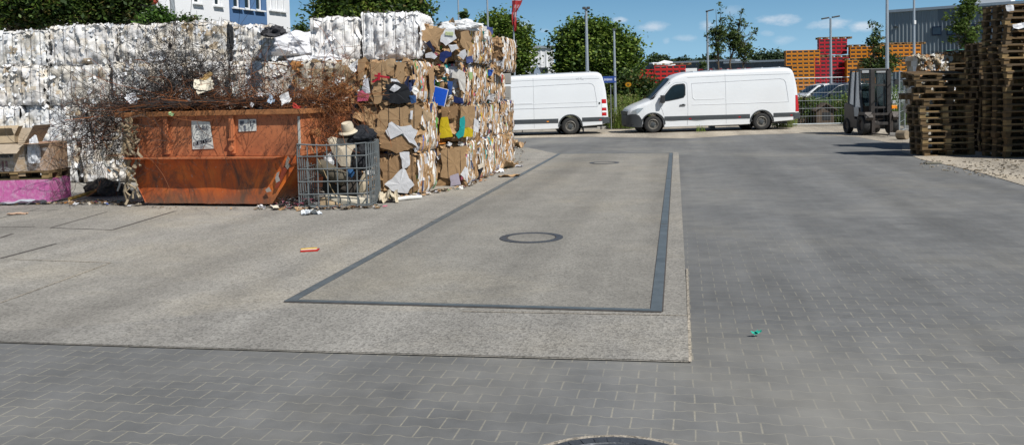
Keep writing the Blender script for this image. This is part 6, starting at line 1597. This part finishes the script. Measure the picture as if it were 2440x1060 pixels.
p = onplane(354, 1, n2 + hn * .3, hn); blob('red_cover', p, .38, (.35, .05, .03), 'scrap', 'rust red round cover above the air conditioner', 'cover', (1, .7, .8), .2, 61)

# ------------------------------------------------------------------ corrugated hall, grey shed, white building
def corr_mat():
    t = NT('corrugated_sheet'); sp = t.n('ShaderNodeSeparateXYZ'); t.l(t.obj(), sp.inputs[0])
    cb_ = t.n('ShaderNodeCombineXYZ'); t.l(t.math('FLOOR', t.math('DIVIDE', sp.outputs[0], 1.9)), cb_.inputs[0]); wn_ = t.n('ShaderNodeTexWhiteNoise'); t.l(cb_.outputs[0], wn_.inputs[0])
    a = t.ramp(wn_.outputs['Value'], [(0, (.13, .16, .19)), (.4, (.21, .25, .28)), (1, (.36, .40, .43))]); t.col(a); return t.set(.5, .2, .4)
M['corr'] = corr_mat()
def hall(name, label, pa, pb, Ya, Yb, ytop_a, depth, mat, parent=None, pitch=.30, z=None, cat='building'):
    a = V(pa, 240, Ya); b = V(pb, 240, Yb); a.z = b.z = 0; d = (b - a); Lh = d.length; rz = math.atan2(d.y, d.x)
    top = z or V(pa, ytop_a, Ya).z
    o = empty(name, a, rz, label, cat); mb = MB()
    n = int(Lh / pitch); prof = []
    for i in range(n):
        x = i * pitch; prof += [(x, 0), (x + pitch * .5, 0), (x + pitch * .62, -.05), (x + pitch * .88, -.05)]
    prof.append((Lh, 0))
    vs = [(x, y, 0) for x, y in prof] + [(x, y, top) for x, y in prof]; k = len(prof)
    mb.add(vs, [[i, i + 1, k + i + 1, k + i] for i in range(k - 1)]); mb.build('front_wall', mat, o)
    mb = MB(); mb.box((.1, depth / 2, top / 2), (.2, depth - .1, top)); mb.box((Lh - .1, depth / 2, top / 2), (.2, depth - .1, top)); mb.box((Lh / 2, depth, top / 2), (Lh - .4, .2, top)); mb.build('side_wall', mat, o)
    mb = MB(); mb.box((Lh / 2, depth / 2 - .06, top + .10), (Lh + .2, depth + .3, .22)); mb.build('roof', M['alu'], o)
    return o, rz, top, Lh, a
hl, hrz, htop, hlen, ha = hall('corrugated_hall', 'grey corrugated metal hall with dark blue windows at the right', 2118, 2900, 75, 62, 31, 20, M['corr'])
hdv = Vector((math.cos(hrz), math.sin(hrz), 0)); hnn = Vector((hdv.y, -hdv.x, 0))
FB = plain('window_blue', (.008, .018, .05), .4)
for (xa, xb, y0, y1) in ((2221, 2244, 63, 86), (2257, 2279, 60, 85), (2279, 2300, 60, 84), (2300, 2322, 58, 83), (2322, 2345, 57, 82), (2345, 2364, 56, 80)):
    p0 = onplane(xa, y1, ha, hnn); p1 = onplane(xb, y0, ha, hnn); u0 = (p0 - ha).dot(hdv); u1 = (p1 - ha).dot(hdv)
    mb = MB(); mb.box(((u0 + u1) / 2, -.09, (p0.z + p1.z) / 2), (u1 - u0, .1, p1.z - p0.z)); wo = mb.build('window', FB, hl)
    mb = MB(); mb.box(((u0 + u1) / 2, -.145, (p0.z + p1.z) / 2), (u1 - u0 - .14, .02, p1.z - p0.z - .2)); mb.build('pane', plain('hall_glass', (.025, .045, .075), .1, 0, .1), wo)
p = onplane(2136, 65, ha, hnn); mb = MB(); u = (p - ha).dot(hdv); mb.box((u, -.25, p.z), (.25, .4, .12)); mb.build('wall_lamp', M['dark'], hl)
mb = MB(); p = onplane(2353, 12, ha, hnn); u = (p - ha).dot(hdv); mb.box((u, 1.5, htop + .45), (3.2, 2.4, .45)); mb.build('roof_light', M['white'], hl)
shed_m = plain('grey_roof_sheet', (.13, .15, .175), .7, 0, .06, 1.5)
hall('grey_shed', 'long low dark grey shed behind the vans', 1541, 1752, 112, 106, 154, 20, shed_m, pitch=.9)
hall('grey_shed', 'second grey shed section reaching behind the yellow crates', 1728, 1960, 104, 98, 152, 20, shed_m, pitch=.9)
mb = MB(); a = V(1612, 169, 95); b = V(1660, 166, 95); mb.box((0, 0, 0), (b.x - a.x, .4, .35)); o = mb.build('white_canopy', M['white'], None, (a + b) / 2); 
cn_ = empty('loading_canopy', (o.location.x, o.location.y, 0), 0, 'thin white canopy edge in front of the grey shed', 'canopy'); loc_ = o.location.copy(); o.parent = cn_; o.location = (0, 0, loc_.z); o.name = 'canopy_board'
for s in (-1, 1):
    mb = MB(); mb.tube([(s * .9, .1, 0), (s * .9, .1, loc_.z - .18)], .06, 6); mb.build('post', M['dark'], cn_)
wbd, wrz, wtop, wlen, wa = hall('white_building', 'small white flat building between the two round trees', 1256, 1322, 82, 82, 116, 8, M['render_white'], pitch=.5)
wdv = Vector((math.cos(wrz), math.sin(wrz), 0)); wnn = Vector((wdv.y, -wdv.x, 0))
for (xa, xb) in ((1266, 1274), (1276, 1289), (1290, 1306)):
    p0 = onplane(xa, 174, wa, wnn); p1 = onplane(xb, 161, wa, wnn); u0 = (p0 - wa).dot(wdv); u1 = (p1 - wa).dot(wdv)
    mb = MB(); mb.box(((u0 + u1) / 2, -.08, (p0.z + p1.z) / 2), (u1 - u0, .12, p1.z - p0.z)); wo = mb.build('window', M['dark'], wbd); mb = MB(); mb.box(((u0 + u1) / 2, -.15, (p0.z + p1.z) / 2), (u1 - u0 - .2, .02, p1.z - p0.z - .2)); mb.build('pane', M['glass'], wo)
p = V(1280, 170, 60); mb = MB(); mb.prism([(-.25, -.4), (.35, -.4), (.0, .5), (-.15, .5)], -.05, .05, (.35, .45, .6)); mb.tube([(0, .1, -p.z), (0, .1, .3)], .04, 6, (.5, .5, .5)); o = mb.build('parasol', M['cloth'], None, p); tag(o, 'closed pale blue parasol seen over the left van roof', 'parasol')
p = V(1207, 182, 30)
# ------------------------------------------------------------------ drinks crates
def crate_mesh(col, nm):
    t = plain(nm, col, .45, 0, .12, 3)
    mb = MB(); w, d, h = .42, .42, .285
    mb.box((0, 0, h / 2), (w - .05, d - .05, h - .01)); 
    for z in (.02, h - .035): mb.box((0, 0, z + .01), (w - .006, d - .006, .045))
    for x in (-1, 1):
        for y in (-1, 1): mb.box((x * (w / 2 - .025), y * (d / 2 - .025), h / 2), (.045, .045, h - .02))
    mb2 = MB()
    o = mb.build('drinks_crate', t)
    # dark hand slots
    me = o.data; me.materials.append(M['black']); 
    bm = bmesh.new(); bm.from_mesh(me)
    for s in ((0, -1), (1, 0)):
        cx = s[0] * (w / 2 - .018); cy = s[1] * (d / 2 - .018)
        r = bmesh.ops.create_cube(bm, size=1); 
        for v in r['verts']:
            v.co = Vector((cx + v.co.x * (.012 if s[0] else .29), cy + v.co.y * (.012 if s[1] else .29), h * .56 + v.co.z * .10))
        for f in {f for v in r['verts'] for f in v.link_faces}: f.material_index = 1
    bm.to_mesh(me); bm.free(); bpy.data.objects.remove(o); return me
CY = crate_mesh((.56, .205, .01), 'yellow_crate_plastic'); CR = crate_mesh((.44, .012, .024), 'red_crate_plastic'); CO = crate_mesh((.52, .022, .02), 'orange_red_crate_plastic')
PALm = None
def crates(px, py_bottom, Y, nx, nz, ny, me, colour, where, rz=0.0, pallet_rows=0, step=.425):
    b = V(px, py_bottom, Y); c0 = Vector((b.x, b.y, b.z)); rm = Matrix.Rotation(rz, 3, 'Z')
    lab = '%s plastic drinks crate in the %s' % (colour, where); grp = '%s crates in the %s' % (colour, where)
    for i in range(nx):
        for k in range(nz):
            for j in range(ny):
                if j > 0 and i < nx - 1 and k < nz - 1: continue
                if j > 0 and i < nx - 1: continue
                o = bpy.data.objects.new('drinks_crate', me); COL.objects.link(o); q = rm @ Vector(((i + .5) * step, (j + .5) * step, 0))
                o.location = c0 + q + Vector((0, 0, k * .290 + .005 * i * 0)); o.rotation_euler = (0, 0, rz + U(-.02, .02)); tag(o, lab, 'crate', grp)
    # empty pallets standing on top
    for r in range(pallet_rows):
        for s in range(max(1, round(nx * step / 1.26))):
            q = rm @ Vector((.63 + s * 1.27, .45, 0)); zz = c0.z + nz * .290 + r * .16
            o = bpy.data.objects.new('wooden_pallet', far_pallet); COL.objects.link(o); o.location = c0 + q; o.location.z = zz; o.rotation_euler = (0, 0, rz)
            tag(o, 'wooden pallet lying on top of the %s %s' % (colour, where), 'pallet', 'pallets on the %s %s' % (colour, where))
mb = MB()
for yc in (-.3, 0, .3): mb.box((0, yc, .145), (1.24, .16, .02), (.28, .18, .09)); mb.box((0, yc, .011), (1.24, .10, .02), (.20, .13, .07))
for xc in (-.54, 0, .54):
    for yc in (-.34, 0, .34): mb.box((xc, yc, .078), (.15, .11, .112), (.25, .16, .08))
o_ = mb.build('wooden_pallet', M['wood']); far_pallet = o_.data; bpy.data.objects.remove(o_)
D = 66
crates(1873, 158, D, 6, 4, 2, CY, 'yellow', 'upper left yellow stack', pallet_rows=0)
crates(1888, 232, D, 4, 8, 1, CY, 'yellow', 'lower left yellow stack')
crates(1952, 131, D + .8, 5, 4, 3, CR, 'crimson', 'high red stack', pallet_rows=1)
crates(1942, 231, D, 6, 10, 2, CR, 'crimson', 'low red stack behind the lamp post', pallet_rows=1)
crates(2026, 140, D, 4, 3, 1, CY, 'yellow', 'small stack right of the red ones', pallet_rows=1)
crates(2018, 201, D - 1, 5, 6, 1, CY, 'yellow', 'low stack behind the dark young tree', pallet_rows=1)
crates(2085, 137, D - 2, 8, 3, 8, CY, 'yellow', 'long stack left of the hall', rz=rad(2), pallet_rows=1)
crates(2118, 172, D - 3, 7, 3, 6, CY, 'yellow', 'low long stack below the hall', pallet_rows=0)
crates(1516, 196, 62, 5, 3, 1, CO, 'red', 'far left red stack behind the bushes')
crates(1560, 198, 60, 5, 4, 3, CO, 'red', 'left red stack over the van bonnet', pallet_rows=1)
crates(1660, 172, 92, 9, 1, 1, CR, 'dark red', 'single row over the van roof', step=1.0)
mb = MB(); p = V(1582, 153, 60.3); crumple(mb, Vector((0, 0, 0)), (0, -.5, 1), 1.35, W1, (1, 0, 0), .08, .5); o = mb.build('white_cover_sheet', M['film'], None, p); tag(o, 'white sheet lying on the pallets above the left red crates', 'sheet')

# ------------------------------------------------------------------ cars behind the fence
def simple_car(label, paint, x0, Y, rz, ln, ht, wd, nm='parked_car', cat='car', mpv=True):
    c = empty(nm, (0, 0, 0), 0, label, cat); k = ht / 1.62
    zt = [(0, .60), (.05, .78), (.3, .92), (1.0, 1.02), (1.25, 1.12), (1.95, 1.52), (2.3, 1.60), (3.4, 1.62), (4.0, 1.56), (4.35, 1.30), (4.5, .98), (4.6, .7)]
    s = ln / 4.6; zt = [(a * s, b * k) for a, b in zt]
    zb = [(0, .35), (.2, .22), (ln - .2, .24), (ln, .4)]; hw = [(0, wd * .36), (.15, wd * .44), (.6, wd * .5), (ln - .6, wd * .5), (ln - .1, wd * .46), (ln, wd * .42)]
    tum = [(.2, .98), (.8 * k, 1.0), (1.05 * k, .98), (1.62 * k, .80)]
    L = Loft(zt, zb, hw, tum, [(.85 * s, .31, .38), (3.65 * s, .31, .38)], crown=.03, cr=.10)
    L.shell([ln * i / 70 for i in range(71)], paint, c)
    for sg in (-1, 1):
        for i, P in enumerate(([(1.35, 1.10), (1.98, 1.47), (2.32, 1.53), (2.35, 1.10)], [(2.42, 1.10), (2.42, 1.53), (3.25, 1.54), (3.3, 1.12)], [(3.38, 1.12), (3.34, 1.53), (3.85, 1.48), (4.15, 1.2), (4.1, 1.13)])):
            L.patch([(a * s, b * k) for a, b in P], M['glass'], c, 'side_window', .008, sg)
        for xx in (.85 * s, 3.65 * s): wheel(c, xx, sg * (wd / 2 - .12), .31, sg, .2)
        L.patch([(.08, .70 * k), (.3, .86 * k), (.55, .90 * k), (.4, .72 * k)], M['clear'], c, 'headlight', .01, sg); L.patch([(ln - .2, .85 * k), (ln - .15, 1.1 * k), (ln - .32, 1.12 * k), (ln - .36, .85 * k)], M['redlamp'], c, 'tail_light', .01, sg)
        mb = MB(); mb.box(L.side(1.5 * s, 1.08 * k, sg, .10), (.12, .2, .13)); mb.build('wing_mirror', M['black'], c, bevel=.02)
    for nm_, xa, xb in (('windscreen', 1.28, 1.93), ('rear_window', 4.02, 4.33)):
        mb = MB(); mb.grid(lambda u, v: Vector(((xa + (xb - xa) * v) * s, (u - .5) * 2 * (L.half(xa * s, 1.3 * k) - .16), L.top((xa + (xb - xa) * v) * s) + .012 + .03 * (1 - (2 * u - 1) ** 2))), 8, 6); mb.build(nm_, M['glass'], c)
    p = V(x0, 240, Y); c.location = (p.x, p.y, 0); c.rotation_euler = (0, 0, rz); return c
NAVY = plain('navy_car_paint', (.008, .02, .04), .3, .0, .05, coat=.2)
simple_car('dark blue people carrier parked behind the mesh fence', NAVY, 1898, 49, rad(4), 4.7, 1.95, 1.9, mpv=True)
simple_car('white car glimpsed between the right van and the dark blue car', M['van'], 1868, 55, rad(4), 2.0 + 2.4, 1.95, 1.8)
simple_car('white car with sloping screen seen right of the forklift cab', M['van'], 2093, 47, rad(8) + math.pi * 0, 4.4, 2.0, 1.8).rotation_euler = (0, 0, rad(4))
# wooden hutch
hb = V(1973, 240, 41.3); ht_ = empty('wooden_hutch', (hb.x, hb.y + .75, 0), rad(3), 'small dark wooden hutch with a pitched roof behind the fence', 'hutch')
WDm = plain('old_dark_wood', (.075, .055, .04), .9, 0, .4, 9, bump=.4)
mb = MB(); mb.box((0, 0, .35), (.85, .7, .70)); mb.build('hutch_body', WDm, ht_)
mb = MB(); mb.prism([(-.58, .66), (0, 1.02), (.58, .66), (.54, .62), (0, .96), (-.54, .62)], -.48, .48); mb.build('roof', WDm, ht_); mb = MB(); mb.prism([(-.42, .70), (.42, .70), (0, .95)], -.35, .35); mb.build('gable', WDm, ht_)
mb = MB(); mb.box((.05, -.36, .38), (.40, .02, .36), (.02, .02, .02)); mb.build('opening', M['black'], ht_)
for k in range(4):
    mb = MB(); mb.box((-.75 - .13 * k, .1, .42), (.09, .05, .84 - .05 * (k % 2))); mb.box((-.75 - .13 * k, .1, .0), (.05, .05, .1)); mb.build('fence_slat', WDm, ht_)
# sunflower
p = V(1497, 202, 43.5); sf = empty('sunflower', (p.x, p.y, 0), 0, 'single yellow-orange flower head among the dark bushes between the vans', 'flower'); mb = MB(); mb.tube([(0, .02, 0), (.03, .02, p.z * .5), (0, .02, p.z)], .014, 5, (.08, .14, .03)); mb.build('stem', M['leaf'], sf)
mb = MB()
for k in range(14):
    a = k * .449; mb.add([(.03 * math.cos(a), -.02, p.z + .03 * math.sin(a)), (.12 * math.cos(a + .15), -.03, p.z + .10 * math.sin(a + .15)), (.17 * math.cos(a), -.02, p.z + .13 * math.sin(a)), (.12 * math.cos(a - .15), -.03, p.z + .10 * math.sin(a - .15))], [(0, 1, 2, 3)], (.75, .36, .02))
mb.lathe([(.05, -.035), (0, -.045)], 10, 'Y', (0, 0, p.z), (.12, .07, .02)); mb.build('flower_head', M['scrap'], sf)
bpy.context.view_layer.update()
